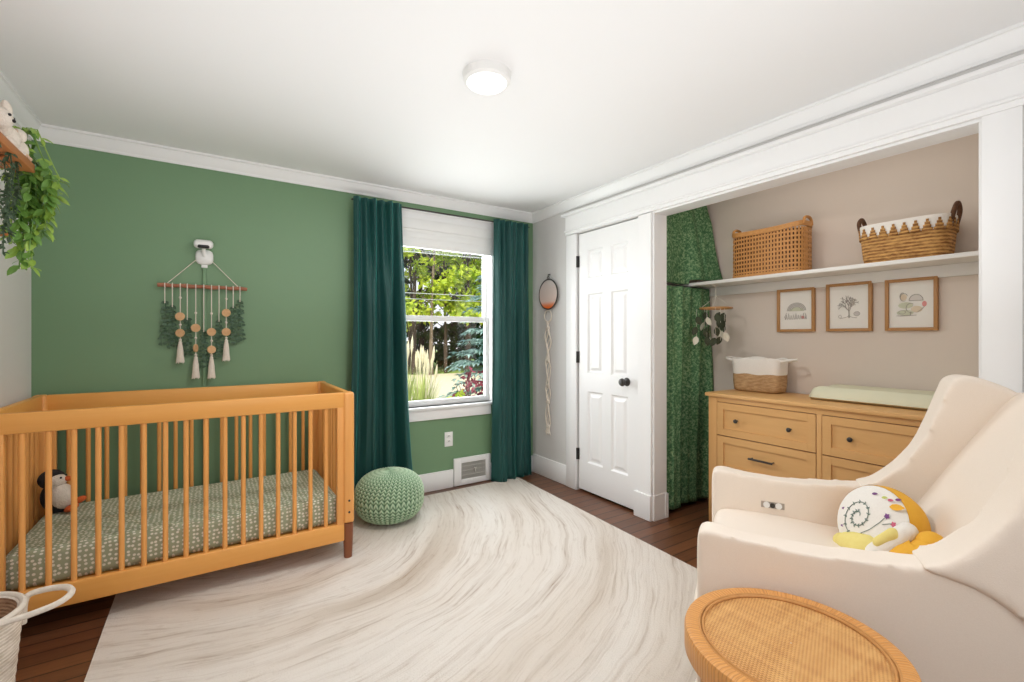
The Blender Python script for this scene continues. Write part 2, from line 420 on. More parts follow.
# casings round the door and closet: one continuous frieze with cap and bead over legs on plinth blocks
P = .02
bm = NB(); box(bm, (XR - P, DY1, 0), (XR, DY1 + .12, DZ), .003); struct('trim_4', bm, M['trim'])
bm = NB(); box(bm, (XR - P, OY1, 0), (XR, DY0, DZ), .002); box(bm, (XR - P - .012, OY1 - .004, 0), (XR, DY0 + .03, .17), .004)
box(bm, (XR, OY1 - .012, 0), (XR + WT, OY1, OZ)); box(bm, (XR + WT - .02, OY1 - .02, 0), (XR + WT + .012, OY1, .165), .003); box(bm, (XR - .005, OY1 - .016, 0), (XR + WT - .01, OY1, .17), .002)
struct('trim_5', bm, M['trim'], smooth=20)
bm = NB(); box(bm, (XR - P, OY0 - .105, 0), (XR, OY0, OZ), .002); box(bm, (XR, OY0, 0), (XR + WT, OY0 + .012, OZ)); struct('trim_6', bm, M['trim'])
bm = NB(); box(bm, (XR - P - .004, OY0 - .11, DZ + .005), (XR, DY1 + .125, 2.205), .002)
box(bm, (XR - P - .014, OY0 - .118, 2.078), (XR, DY1 + .13, 2.092), .004)
box(bm, (XR - P - .034, OY0 - .135, 2.205), (XR, DY1 + .15, 2.226), .005)
box(bm, (XR - .004, OY0, OZ - .012), (XR + WT + .002, OY1, OZ + .004)); struct('trim_7', bm, M['trim'], smooth=20)

# door
bm = NB(); XD = XR + .004
W = DY1 - DY0 - .012
d0, d1 = DY0 + .006, DY1 - .006
st, mid = .105, .085
pw = (W - 2*st - mid) / 2
rows = [(.24, .80), (.94, 1.56), (1.68, 1.90)]
cols = [(d0 + st, d0 + st + pw), (d1 - st - pw, d1 - st)]
ys = sorted({d0, d1, *[v for c in cols for v in c]}); zs = sorted({.018, 2.042, *[v for r in rows for v in r]})
for i in range(len(ys) - 1):
    for j in range(len(zs) - 1):
        pan = (ys[i], ys[i+1]) in cols and (zs[j], zs[j+1]) in rows
        if not pan: bm.faces.new([bm.verts.new(p) for p in ((XD, ys[i], zs[j]), (XD, ys[i+1], zs[j]), (XD, ys[i+1], zs[j+1]), (XD, ys[i], zs[j+1]))])
        else:
            loops = []
            for ins, dep in ((0, 0), (.012, .012), (.024, .012), (.045, .003)):
                loops.append([bm.verts.new(p) for p in ((XD + dep, ys[i]+ins, zs[j]+ins), (XD + dep, ys[i+1]-ins, zs[j]+ins), (XD + dep, ys[i+1]-ins, zs[j+1]-ins), (XD + dep, ys[i]+ins, zs[j+1]-ins))])
            for A, B in zip(loops, loops[1:]):
                for k in range(4): bm.faces.new((A[k], A[(k+1) % 4], B[(k+1) % 4], B[k]))
            bm.faces.new(loops[-1])
bmesh.ops.remove_doubles(bm, verts=bm.verts, dist=.0005)
box(bm, (XD + .013, d0, .018), (XD + .036, d1, 2.042))
box(bm, (XD + .0, d0, .018), (XD + .013, d0 + .002, 2.042)); box(bm, (XD, d1 - .002, .018), (XD + .013, d1, 2.042)); box(bm, (XD, d0, .018), (XD + .013, d1, .02))
door = struct('door_1', bm, M['trim'], smooth=10)
bm = NB()
kp = smooth_poly([(.0, 0), (.028, .001), (.028, .008), (.012, .012), (.011, .03), (.026, .042), (.028, .052), (.022, .062), (.001, .064)], 4, False)
lathe(bm, [(max(p.x, .0005), p.y) for p in kp], (0, 0, 0), 20)
bmesh.ops.transform(bm, matrix=Matrix.Translation((XD, 2.28, .905)) @ Matrix.Rotation(-pi/2, 4, 'Y'), verts=bm.verts)
obj('door_knob', bm, M['bronze'], door)
for hz in (1.825, 1.063, .292):
    bm = NB(); cyl(bm, (XR - .008, DY1 - .002, hz - .045), (XR - .008, DY1 - .002, hz + .045), .008, seg=10); box(bm, (XR - .004, DY1 - .018, hz - .045), (XR + .006, DY1 - .002, hz + .045)); obj('hinge', bm, M['black'], door)

# ------------------------------------------------------------------ window
win = bpy.data.objects.new('window_1', None); COL.objects.link(win); win.location = ((WX0 + WX1)/2, YB, WZ0); win['kind'] = 'structure'
bm = NB()
for x0, x1 in ((WX0 - .09, WX0), (WX1, WX1 + .075)): box(bm, (x0, YB - .018, WZ0), (x1, YB, WZ1 + .002), .002)
box(bm, (WX0 - .10, YB - .022, WZ1), (WX1 + .085, YB, WZ1 + .098), .002); box(bm, (WX0 - .11, YB - .032, WZ1 + .09), (WX1 + .09, YB, WZ1 + .105), .003)
obj('window_casing', bm, M['trim'], win)
bm = NB(); box(bm, (WX0 - .11, YB - .034, WZ0 - .022), (WX1 + .09, YB + .06, WZ0), .004); obj('window_sill', bm, M['trim'], win)
bm = NB(); box(bm, (WX0 - .09, YB - .018, .567), (WX1 - .03, YB, WZ0 - .022), .002); obj('window_apron', bm, M['trim'], win)
bm = NB()
for x0, x1 in ((WX0, WX0 + .014), (WX1 - .014, WX1)): box(bm, (x0, YB, WZ0), (x1, YB + .14, WZ1))
box(bm, (WX0, YB, WZ1 - .014), (WX1, YB + .14, WZ1)); obj('jamb', bm, M['trim'], win)
def sash(z0, z1, y, top, bot):
    bm = NB(); s = .032; x0, x1 = WX0 + .0145, WX1 - .0145
    box(bm, (x0, y, z0), (x0 + s, y + .03, z1), .003); box(bm, (x1 - s, y, z0), (x1, y + .03, z1), .003)
    box(bm, (x0 + s + .0002, y + .001, z0), (x1 - s - .0002, y + .029, z0 + bot), .002); box(bm, (x0 + s + .0002, y + .001, z1 - top), (x1 - s - .0002, y + .029, z1), .002)
    o = obj('sash', bm, M['trim'], win)
    bm = NB(); box(bm, (x0 + s, y + .012, z0 + bot), (x1 - s, y + .016, z1 - top)); obj('pane', bm, M['glass'], o)
sash(WZ0, 1.395, YB + .05, .045, .046); sash(1.355, WZ1 - .01, YB + .085, .03, .035)

# roman shade pulled up inside the head of the window
sh = empty('roman_blind', 'white fabric roman blind pulled up under the head casing', 'blind', ((WX0 + WX1)/2, YB - .01, 1.92))
bm = NB(); box(bm, (WX0 + .0, YB - .03, 2.06), (WX1 - .0, YB + .01, 2.14), .004); obj('head_rail', bm, M['plastic'], sh)
bm = NB()
for k in range(3): box(bm, (WX0 + .003, YB - .028 + .004*k, 1.93 + .045*k), (WX1 - .003, YB + .012, 1.995 + .045*k), .008, 3)
obj('fabric_fold', bm, M['plastic'], sh)
bm = NB(); box(bm, (WX0 + .003, YB - .026, 1.918), (WX1 - .003, YB + .01, 1.936), .004); obj('bottom_rail', bm, M['plastic'], sh)

# ------------------------------------------------------------------ curtains
def curtain_bm(x0t, x1t, x0b, x1b, zt, zb, y, amp, nf, seed, gather=1.0, nx=150, nz=50, axis='x', edge=None):
    rnd = random.Random(seed); ph = [rnd.uniform(0, 6.28) for _ in range(8)]; wa = [rnd.uniform(.6, 1.3) for _ in range(nf + 2)]
    bm = NB(); rows = []
    for j in range(nz + 1):
        w = j / nz; z = zt + (zb - zt) * w; row = []
        for i in range(nx + 1):
            u = i / nx
            e = (w ** 2.4)
            x = (x0t + (x1t - x0t)*u) * (1 - e) + (x0b + (x1b - x0b)*u) * e
            uu = u + .012 * sin(5*w + ph[0]) + .02*sin(2*pi*u + ph[1]) * w
            k = uu * nf; a = wa[int(max(0, min(nf, k)))]
            tw = min(1, max(0, (w - .06)/.34)); tw = tw*tw*(3 - 2*tw)
            k2 = uu * nf * .55 + .10*sin(2*pi*uu*1.3 + ph[6]); fold = (1 - tw)*cos(2*pi*k) + tw*(.30*cos(2*pi*k + .5) + 1.05*cos(2*pi*k2 + ph[2]) + .22*cos(2*pi*k2*2.3 + ph[7]))
            g = .62 + .38 * min(1, max(0, w - .06) * 3)
            if w < .06: g = .62
            yy = y + amp * a * g * fold + .008 * sin(3*k + 4*w + ph[3]) + .012 * sin(2.3*u*nf/2 + ph[4]) * w
            if edge: x += edge(u, w)
            row.append(bm.verts.new((x + .008*sin(k*6.28 + ph[5]) * w, yy, z)))
        rows.append(row)
    for A, B in zip(rows, rows[1:]):
        for i in range(nx): bm.faces.new((A[i], B[i], B[i+1], A[i+1]))
    return bm
def thicken(o, t=.004):
    m = o.modifiers.new('thick', 'SOLIDIFY'); m.thickness = t; m.offset = 0
def make_curtain(label, *a, **k):
    o = single('window_curtain', curtain_bm(*a, **k), M['velvet'], label, 'curtain', smooth=0)
    for f in o.data.polygons: f.use_smooth = True
    thicken(o); return o
make_curtain('wide teal velvet curtain panel between the crib and the window', .838, 1.190, .78, 1.30, 2.212, .012, 3.306, .027, 6, 3, edge=lambda u, w: .012*sin(5*w)*u)
make_curtain('narrower teal velvet curtain panel beside the grey wall corner', 1.99, 2.352, 1.985, 2.375, 2.212, .006, 3.306, .027, 6, 11)
cr = empty('curtain_rod', 'thin dark metal curtain rod above the window', 'curtain rod', (1.6, 3.336, 2.19))
bm = NB(); cyl(bm, (.83, 3.336, 2.196), (2.365, 3.336, 2.196), .0065, seg=10); obj('rod', bm, M['bronze'], cr)
for x in (1.03, 2.16):
    bm = NB(); tube(bm, [(x, 3.336, 2.196), (x, 3.37, 2.196), (x, YB - .004, 2.206)], .006, 8); cyl(bm, (x, YB - .006, 2.206), (x, YB, 2.206), .018); obj('bracket', bm, M['bronze'], cr)

# wall outlet and vent register under the window
t = empty('wall_outlet', 'white wall outlet plate below the window sill', 'outlet', (1.618, YB, .335))
bm = NB(); box(bm, (1.582, YB - .006, .335), (1.654, YB, .452), .003); obj('cover_plate', bm, M['plastic'], t)
for z in (.362, .404):
    bm = NB(); box(bm, (1.600, YB - .009, z), (1.636, YB - .004, z + .03), .004); s = obj('socket', bm, M['plastic'], t)
    bm = NB()
    for x in (1.611, 1.623): box(bm, (x, YB - .0096, z + .010), (x + .003, YB - .006, z + .022))
    obj('slot', bm, M['black'], s)
t = empty('vent_register', 'white framed metal air vent register set in the baseboard', 'vent', (1.83, YB, 0.004))
bm = NB()
vx0, vx1, vz0, vz1 = 1.66, 2.003, .004, .228; gx0, gx1, gz0, gz1 = 1.725, 1.955, .05, .185
box(bm, (vx0, YB - .022, vz0), (gx0, YB, vz1), .003); box(bm, (gx1, YB - .022, vz0), (vx1, YB, vz1), .003); box(bm, (gx0, YB - .022, vz0), (gx1, YB, gz0), .003); box(bm, (gx0, YB - .022, gz1), (gx1, YB, vz1), .003)
obj('frame', bm, M['trim'], t)
bm = NB(); box(bm, (gx0, YB - .004, gz0), (gx1, YB, gz1)); obj('backing', bm, M['black'], t)
bm = NB()
for k in range(26):
    x = gx0 + .005 + k * (gx1 - gx0 - .01) / 25; box(bm, (x - .0022, YB - .018, gz0), (x + .0022, YB - .006, gz1))
for z in (gz0 + .03, gz0 + .068, gz0 + .104): box(bm, (gx0, YB - .016, z), (gx1, YB - .007, z + .005))
obj('grille', bm, M['metal'], t)
bm = NB(); box(bm, (1.843, YB - .034, .10), (1.851, YB - .016, .135), .002); box(bm, (1.834, YB - .036, .128), (1.86, YB - .03, .137), .002); obj('lever', bm, M['metal'], t)

# ------------------------------------------------------------------ ceiling light
t = empty('ceiling_light', 'round white flush ceiling light switched on', 'ceiling light', (.985, 1.70, 2.285))
bm = NB(); lathe(bm, [(.075, -.038), (.090, -.038), (.100, -.030), (.103, 0)], (.985, 1.70, ZC), 40); obj('rim', bm, M['plastic'], t)
bm = NB(); lathe(bm, [(.002, -.056), (.05, -.053), (.076, -.046), (.084, -.038), (.084, -.034)], (.985, 1.70, ZC), 40); obj('diffuser', bm, mat_emit('lamp_diffuser', (1, .985, .96, 1), 3.2), t)

# ------------------------------------------------------------------ crib
CX0, CX1, CY0, CY1, CT = -.775, .668, 2.60, 3.385, .918
cb = empty('baby_crib', 'honey wood baby crib with round slats against the green wall', 'crib', ((CX0 + CX1)/2, (CY0 + CY1)/2, 0))
for x in (CX0 + .032, CX1 - .032):
    for y in (CY0 + .03, CY1 - .03):
        bm = NB(); box(bm, (x - .029, y - .029, .2), (x + .029, y + .029, CT + .002), .014, 3); lg = obj('leg', bm, M['crib_v'], cb)
        bm = NB(); tube(bm, [(x, y, .0085 if x > 0 else 0), (x, y, .2)], [.022, .029], 16); obj('foot', bm, M['foot'], lg)
        for z in (.262, .325):
            sgn = -1 if y < 3 else 1
            bm = NB(); cyl(bm, (x, y + sgn*.0285, z), (x, y + sgn*.0305, z), .006, seg=10); obj('bolt', bm, M['black'], lg)
slx = [-.634 + .0769 * k for k in range(16)]
def crib_side_long(y, back):
    bm = NB(); box(bm, (CX0 + .055, y - .016, .835), (CX1 - .055, y + .016, CT), .006); obj('top_rail', bm, M['crib'], cb)
    bm = NB(); box(bm, (CX0 + .055, y - .016, .105), (CX1 - .055, y + .016, .2), .006); obj('bottom_rail', bm, M['crib'], cb)
    for x in (CX0 + .055, CX1 - .055 - .038):
        bm = NB(); box(bm, (x, y - .015, .19), (x + .038, y + .015, .84), .004); obj('stile', bm, M['crib_v'], cb)
    for x in slx:
        bm = NB(); cyl(bm, (x, y, .19), (x, y, .845), .0105, seg=12); obj('slat', bm, M['crib_v'], cb)
crib_side_long(CY0 + .026, False); crib_side_long(CY1 - .026, True)
for x in (CX0 + .03, CX1 - .03):
    bm = NB(); box(bm, (x - .016, CY0 + .055, .835), (x + .016, CY1 - .055, CT), .006); obj('end_rail', bm, M['crib'], cb)
    bm = NB(); box(bm, (x - .016, CY0 + .055, .105), (x + .016, CY1 - .055, .2), .006); obj('end_rail', bm, M['crib'], cb)
    for k in range(9):
        y = CY0 + .1 + k * (CY1 - CY0 - .2) / 8
        bm = NB(); cyl(bm, (x, y, .19), (x, y, .845), .0105, seg=12); obj('slat', bm, M['crib_v'], cb)
bm = NB(); box(bm, (CX0 + .06, CY0 + .05, .165), (CX1 - .06, CY1 - .05, .185)); obj('mattress_support', bm, M['crib'], cb)
mt = single('crib_mattress', box(NB(), (CX0 + .07, CY0 + .058, .187), (CX1 - .07, CY1 - .058, .343), .035, 5), M['dots'], 'crib mattress in a sage green sheet with cream dots', 'mattress', ((CX0 + CX1)/2, (CY0 + CY1)/2, .187))

# penguin plush leaning in the crib corner
pg = empty('penguin_plush', 'black and white penguin plush toy with orange feet in the crib', 'plush toy', (-.645, 3.19, .3445), radians(-10))
R_ = Matrix.Rotation(radians(-14), 3, 'Y')
bm = NB(); ball(bm, (0, 0, .072), (.062, .062, .08), 18, 12, R_); ball(bm, (-.022, 0, .165), (.052, .05, .048), 18, 12); obj('body', bm, M['plush_k'], pg, True)
bm = NB(); ball(bm, (.022, -.018, .080), (.054, .050, .066), 18, 12, R_); ball(bm, (.0, -.014, .158), (.042, .042, .036), 16, 10); obj('white_belly', bm, M['plush_w'], pg, True)
bm = NB(); ball(bm, (.046, -.012, .164), (.022, .013, .012), 12, 8); obj('beak', bm, M['plush_o'], pg, True)
for s in (-1, 1):
    bm = NB(); ball(bm, (.074, .042*s - .01, .026 + .012*(s > 0)), (.032, .022, .016), 12, 8, Matrix.Rotation(radians(-25), 3, 'Y')); obj('foot', bm, M['plush_o'], pg, True)
    bm = NB(); ball(bm, (-.012, .062*s, .090), (.018, .012, .048), 12, 8, Matrix.Rotation(radians(20*s), 3, 'X')); obj('wing', bm, M['plush_k'], pg, True)
    bm = NB(); ball(bm, (.030, .026*s - .016, .178), .005, 8, 6); obj('eye', bm, M['black'], pg, True)

# ------------------------------------------------------------------ wall hanging and baby monitor
def backx(px): 
    """pixel column on the plane just in front of the back wall -> X"""
    u = (px - 512) / 460.5; S, C = sin(radians(33.2)), cos(radians(33.2))
    return 3.385 * (S + u*C) / (C - u*S)
def backz(px, py):
    u = (px - 512) / 460.5; S, C = sin(radians(33.2)), cos(radians(33.2))
    return H + 3.385 * ((337.4 - py) / 460.5) / (C - u*S)
t = empty('baby_monitor', 'white baby monitor camera mounted on the green wall', 'baby monitor', (-.036, YB, 1.66))
mx, my = -.036, YB
bm = NB(); lathe(bm, [(.003, -.0001), (.040, 0), (.046, .006), (.046, .016), (.038, .026), (.003, .030)], (0, 0, 0), 28, power=3.2); bmesh.ops.transform(bm, matrix=Matrix.Translation((mx + .004, my, 1.712)) @ Matrix.Rotation(pi/2, 4, 'X'), verts=bm.verts); obj('wall_mount', bm, M['plastic'], t)
bm = NB(); tube(bm, [(mx + .004, my - .02, 1.715), (mx + .002, my - .04, 1.74), (mx, my - .05, 1.765)], [.012, .011, .010], 10); obj('neck', bm, M['plastic'], t)
bm = NB(); RR = Matrix.Rotation(radians(18), 3, 'X')
box(bm, (-.050, -.030, -.026), (.050, .026, .026), .022, 5); bmesh.ops.transform(bm, matrix=Matrix.Translation((mx, my - .055, 1.785)) @ RR.to_4x4(), verts=bm.verts); hd = obj('camera_head', bm, M['plastic'], t)
bm = NB(); box(bm, (-.030, -.034, -.020), (.030, -.022, .002), .009, 4); bmesh.ops.transform(bm, matrix=Matrix.Translation((mx, my - .055, 1.785)) @ RR.to_4x4(), verts=bm.verts); obj('lens', bm, M['black'], hd)
bm = NB(); box(bm, (mx - .012, my - .012, 1.648), (mx + .020, my, 1.672), .003); obj('plug', bm, M['plastic'], t)
single('cable_cover', box(NB(), (mx - .006, YB - .012, .10), (mx + .014, YB, 1.648), .003), M['green'], 'narrow green painted cable cover strip running down below the baby monitor', 'cable cover')

wh = empty('wall_hanging', 'macrame wall hanging with greenery, wood slices and white tassels above crib', 'wall hanging', (-.02, 3.385, 1.0))
dz = 1.528; xs = [backx(p) for p in (164.9,172.4,180.3,187.3,195.8,203.8,211.5,219,226.2,233.1,239.9)]; DY = 3.385
bm = NB(); pts = [(xs[0] - .035 + (xs[-1] - xs[0] + .075) * k / 14, DY, dz + .002*sin(k*2.1)) for k in range(15)]; tube(bm, pts, [.0115 + .0015*sin(k*1.7) for k in range(15)], 10); obj('stick', bm, M['bark'], wh)
bm = NB(); ap = (-.034, YB - .012, 1.735); tube(bm, [(xs[0], DY, dz), ap, (xs[-1], DY, dz)], .0028, 6); obj('hanging_cord', bm, M['rope'], wh)
def zz(py, i): return backz((164.9,172.4,180.3,187.3,195.8,203.8,211.5,219,226.2,233.1,239.9)[i], py)
greens = {0: (301, 352), 1: (305, 355), 3: (318, 362), 5: (330, 374), 7: (319.6, 364), 9: (306, 350), 10: (300, 347)}
tass = {2: (297.7, 316.6, 333, 341, 362), 4: (313, 328, 348, 356, 377.5), 6: (313.5, 332, 349.5, 356, 377.5), 8: (299, 313, 332, 339, 360)}
rnd = random.Random(5)
for i, x in enumerate(xs):
    bm = NB(); zend = zz(greens[i][0] + 2, i) if i in greens else zz(tass[i][3], i)
    tube(bm, [(x, DY - .013, dz - .005), (x, DY - .012, dz - .03), (x, DY - .004, zend)], .0026, 6)
    tube(bm, [(x, DY + .0145*cos(a), dz + .0145*sin(a)) for a in [2*pi*k/10 for k in range(10)]], .003, 6, True); obj('cord', bm, M['rope'], wh)
    if i in greens:
        z0, z1 = zz(greens[i][0], i), zz(greens[i][1], i); bm = NB()
        for s in (0, 2):
            ox = (s - 1) * .014; L = z0 - z1; pts = [(x + ox * q + .006*sin(6*q + s), DY + .012, z0 - L * q * (1 - .12*(s != 1))) for q in [k/8 for k in range(9)]]
            tube(bm, pts, .0015, 5)
            for k in range(10):
                q = k / 10 + .04*rnd.random(); p = Vector((x + ox*q, DY + .010, z0 - L*q*(1 - .12*(s != 1))))
                for sg in (-1, 1):
                    d = Vector((sg * rnd.uniform(.5, 1), rnd.uniform(-.5, .1), rnd.uniform(-.9, .1)))
                    oleaf(bm, p, d, (rnd.uniform(-.5, .5), -1, rnd.uniform(-.4, .6)), rnd.uniform(.018, .027), rnd.uniform(.014, .019))
        obj('greenery', bm, M['leafE'], wh)
    else:
        b0, d1_, d2_, t0, t1 = [zz(v, i) for v in tass[i]]
        for z, r in ((b0, .0075), ((d1_ + d2_)/2, .0075), (t0 + .006, .008)):
            bm = NB(); ball(bm, (x, DY - .005, z), r, 12, 8); obj('bead', bm, M['rope'], wh)
        for q, (z, yaw) in enumerate(((d1_, rnd.uniform(-.3, .3)), (d2_, 1.15 if i == 4 else rnd.uniform(-.4, .4)))):
            bm = NB(); lathe(bm, [(.0235, -.004), (.0245, 0), (.0235, .004)], (0, 0, 0), 20)
            bmesh.ops.transform(bm, matrix=Matrix.Translation((x, DY - .022, z)) @ Matrix.Rotation(yaw, 4, 'Z') @ Matrix.Rotation(pi/2, 4, 'X'), verts=bm.verts); obj('wood_slice', bm, M['tan'], wh)
        bm = NB(); lathe(bm, [(.004, 0), (.010, -.008), (.009, -.016), (.012, -.03), (.016, -.06), (.019, t1 - t0)], (x, DY - .008, t0), 14)
        for k in range(16): 
            a = 2*pi*k/16; tube(bm, [(x + .008*cos(a), DY - .008 + .008*sin(a), t0 - .018), (x + .0195*cos(a), DY - .008 + .0195*sin(a), t1 - .004*(k % 3))], .0022, 5)
        obj('tassel', bm, M['rope'], wh)

# ------------------------------------------------------------------ suncatcher and macrame strand on the grey wall
t = empty('suncatcher_ring', 'round dark framed glass suncatcher with orange base on grey wall', 'suncatcher', (XR - .02, 3.157, 1.45))
def yz_ring(bm, c, r, rt, seg=48): return tube(bm, [(c[0], c[1] + r*cos(2*pi*k/seg), c[2] + r*sin(2*pi*k/seg)) for k in range(seg)], rt, 8, True)
RC = (XR - .022, 3.157, 1.592)
bm = NB(); yz_ring(bm, RC, .128, .006); obj('ring_frame', bm, M['bronze'], t)
def mat_sun():
    tt = NT('tinted_pane'); v = tt.coord('Object'); sep = tt.n('ShaderNodeSeparateXYZ'); tt.l(v, sep.inputs[0])
    col = tt.ramp(sep.outputs[2], [(.030, rgb(242, 112, 44)), (.052, rgb(238, 150, 110)), (.08, rgb(224, 200, 190)), (.28, rgb(206, 198, 194))])
    tt.bsdf(col, .25); return tt.m
bm = NB(); lathe(bm, [(.125, -.002), (.125, .002)], (0, 0, 0), 40); bmesh.ops.transform(bm, matrix=Matrix.Translation(RC) @ Matrix.Rotation(pi/2, 4, 'Y'), verts=bm.verts); obj('glass_disc', bm, mat_sun(), t)
bm = NB(); yz_ring(bm, (RC[0], RC[1], RC[2] + .142), .012, .003, 16); cyl(bm, (RC[0], RC[1], RC[2] + .15), (RC[0], RC[1], RC[2] + .175), .003, seg=8); cyl(bm, (RC[0], RC[1], RC[2] + .172), (XR, RC[1], RC[2] + .172), .004, seg=8); obj('hook', bm, M['bronze'], t)
t = empty('macrame_strand', 'long white knotted macrame strand hanging below the suncatcher', 'macrame', (XR - .02, 3.165, .40))
MX = XR - .018; my_ = 3.165
bm = NB(); yz_ring(bm, (MX, my_, 1.405), .05, .006, 28); tube(bm, [(MX, my_, 1.455), (MX + .006, my_ - .004, 1.462), (XR, my_, 1.465)], .003, 6); obj('top_ring', bm, M['rope'], t)
for s in range(4):
    off = (s - 1.5) * .016; bm = NB(); pts = []
    for k in range(61):
        q = k / 60; z = 1.36 - q * .93
        tw = .018 * sin(q * 26 + s * pi / 2) * (1 if q < .45 or .62 < q < .8 else .35)
        pts.append((MX + .006*cos(q*26 + s*pi/2), my_ + off * (.5 + .5*abs(sin(q*9))) + tw, z))
    tube(bm, pts, .0055, 6); obj('cord', bm, M['rope'], t)
for z in (1.30, 1.02, .80, .66, .45):
    bm = NB(); ball(bm, (MX, my_, z), (.012, .026, .02), 10, 8); obj('knot', bm, M['rope'], t)
bm = NB()
for k in range(9): tube(bm, [(MX, my_ + (k - 4)*.004, .44), (MX + .003*(k % 2), my_ + (k - 4)*.009, .375 + .01*(k % 3))], .003, 5)
obj('fringe', bm, M['rope'], t)

# ------------------------------------------------------------------ floating shelf with plants and plush toys, left wall
SY1 = 2.545; SF = -.578
t = empty('floating_shelf', 'brown wooden floating shelf high on the left wall', 'shelf', ((XL + SF)/2, 2.05, 1.865))
bm = NB(); box(bm, (XL, 1.55, 1.866), (SF, SY1, 1.898), .003); obj('shelf_board', bm, M['shelfwood'], t)
for y in (1.7, 2.35):
    bm = NB(); box(bm, (XL, y - .012, 1.78), (XL + .012, y + .012, 1.866), .002); tube(bm, [(XL + .01, y, 1.79), (SF - .03, y, 1.860)], .007, 8); obj('bracket', bm, M['shelfwood'], t)

def trailing(root, origins, matl, seed, L, leafL, spread, n=26, name='vine', bump=.035):
    rnd = random.Random(seed)
    for (ox, oy, oz, dx, dy, ln) in origins:
        bm = NB(); pts = []; N = 14
        for k in range(N + 1):
            q = k / N
            out = min(1, q * 3.2)
            pts.append(Vector((ox + dx*out + spread*.4*sin(5*q + ox*40), oy + dy*out + spread*.4*cos(4*q + oy*30), oz + bump*sin(min(1, q*4)*pi) - ln * max(0, q - .08))))
        tube(bm, pts, .0022, 5)
        for k in range(n):
            q = (k + rnd.random()) / n; f = q * N; i = min(N - 1, int(f)); p = pts[i].lerp(pts[i+1], f - i)
            for s in (-1, 1):
                a = rnd.uniform(0, 2*pi); d = Vector((cos(a), sin(a), rnd.uniform(-1.6, -.1)))
                l_ = leafL * rnd.uniform(.7, 1.25)
                if p.x + d.x*l_ < XL + .01: d.x = abs(d.x)
                oleaf(bm, p, d, (rnd.uniform(-.5, .5) + .5, rnd.uniform(-.5, .5) - .6, .8), l_, l_ * .52, .2)
        obj(name, bm, matl, root, smooth=0)
M['leafC'] = plain('leaf_lime', rgb(164, 190, 80), .45, rgb(108, 148, 56), 30)
pt = empty('trailing_plant', 'bright green trailing plant spilling off the end of the floating shelf', 'plant', (-.705, 2.49, 1.8985))
rp = random.Random(21); org = []
for k in range(17):
    fx = rp.uniform(-.665, -.55); org.append((-.66 + .04*rp.random(), 2.50, 1.945, fx + .655, rp.uniform(.06, .15), rp.uniform(.18, .36) if k % 4 else rp.uniform(.40, .52)))
trailing(pt, org[:11], M['leafA'], 3, .4, .048, .022, 15, bump=.10); trailing(pt, org[11:], M['leafC'], 4, .4, .048, .022, 15, bump=.115)
bm = NB(); lathe(bm, [(.03, 0), (.042, .01), (.048, .06), (.045, .062), (.038, .05)], (-.705, 2.49, 1.8985), 20); obj('plant_pot', bm, M['plush_w'], pt)
pt2 = empty('hanging_eucalyptus', 'dark small-leaved hanging greenery below the floating shelf against white wall', 'plant', (-.72, 2.62, 1.50))
rp = random.Random(5); org = [(-.60 - .06*((k*5) % 3)/2, 2.20 + .036*k, 1.848, rp.uniform(-.015, .015), 0, .20 + .05*((k*7) % 4)) for k in range(9)]
trailing(pt2, org, M['leafB'], 9, .4, .020, .018, 30, 'sprig')
bm = NB(); tube(bm, [(-.625, 2.16, 1.858), (-.625, 2.52, 1.858)], .006, 8); obj('hanging_bar', bm, M['shelfwood'], pt2)
bm = NB(); cyl(bm, (XL, 2.84, 1.675), (XL + .04, 2.84, 1.675), .010, seg=12); ball(bm, (XL + .045, 2.84, 1.675), .024, 14, 10)
single('wall_peg', bm, M['shelfwood'], 'round wooden wall peg below the floating shelf among hanging leaves', 'wall peg')
# plush toys sitting on the shelf
t = empty('rabbit_plush', 'white rabbit plush toy slumped at the front of the floating shelf', 'plush toy', (-.63, 2.36, 1.8985))
bm = NB(); ball(bm, (-.628, 2.40, 1.946), (.044, .058, .048)); ball(bm, (-.625, 2.315, 1.985), (.046, .046, .042)); ball(bm, (-.628, 2.35, 1.965), (.036, .05, .04)); obj('body', bm, M['plush_w'], t)
for s_ in (-1, 1):
    bm = NB(); ball(bm, (-.61, 2.42 + .045*s_, 1.918), (.026, .045, .020)); obj('leg', bm, M['plush_w'], t)
    bm = NB(); ball(bm, (-.622 - .02*s_, 2.345 + .01*s_, 2.026), (.014, .032, .022), 12, 8, Matrix.Rotation(radians(-35), 3, 'X')); obj('ear', bm, M['plush_w'], t)
    bm = NB(); ball(bm, (-.584, 2.312 + .018*s_, 1.994), .005, 8, 6); obj('eye', bm, M['black'], t)
bm = NB(); ball(bm, (-.578, 2.312, 1.980), (.005, .008, .006), 8, 6); obj('nose', bm, M['plush_k'], t)
t = empty('bear_plush', 'beige bear plush toy leaning behind the white rabbit on the shelf', 'plush toy', (-.725, 2.36, 1.8985))
bm = NB(); ball(bm, (-.728, 2.37, 1.955), (.045, .05, .056)); ball(bm, (-.722, 2.37, 2.045), (.044, .044, .042)); obj('body', bm, M['plush_b'], t)
for s_ in (-1, 1):
    bm = NB(); ball(bm, (-.722, 2.37 + .036*s_, 2.082), (.012, .016, .016), 12, 8); obj('ear', bm, M['plush_b'], t)
    bm = NB(); ball(bm, (-.70, 2.37 + .04*s_, 1.916), (.022, .02, .018), 12, 8); obj('leg', bm, M['plush_b'], t)
    bm = NB(); ball(bm, (-.705, 2.37 + .05*s_, 1.975), (.018, .02, .036), 12, 8); obj('arm', bm, M['plush_b'], t)
t = empty('lamb_plush', 'small cream plush lamb between white rabbit and trailing plant on shelf', 'plush toy', (-.61, 2.50, 1.8985))
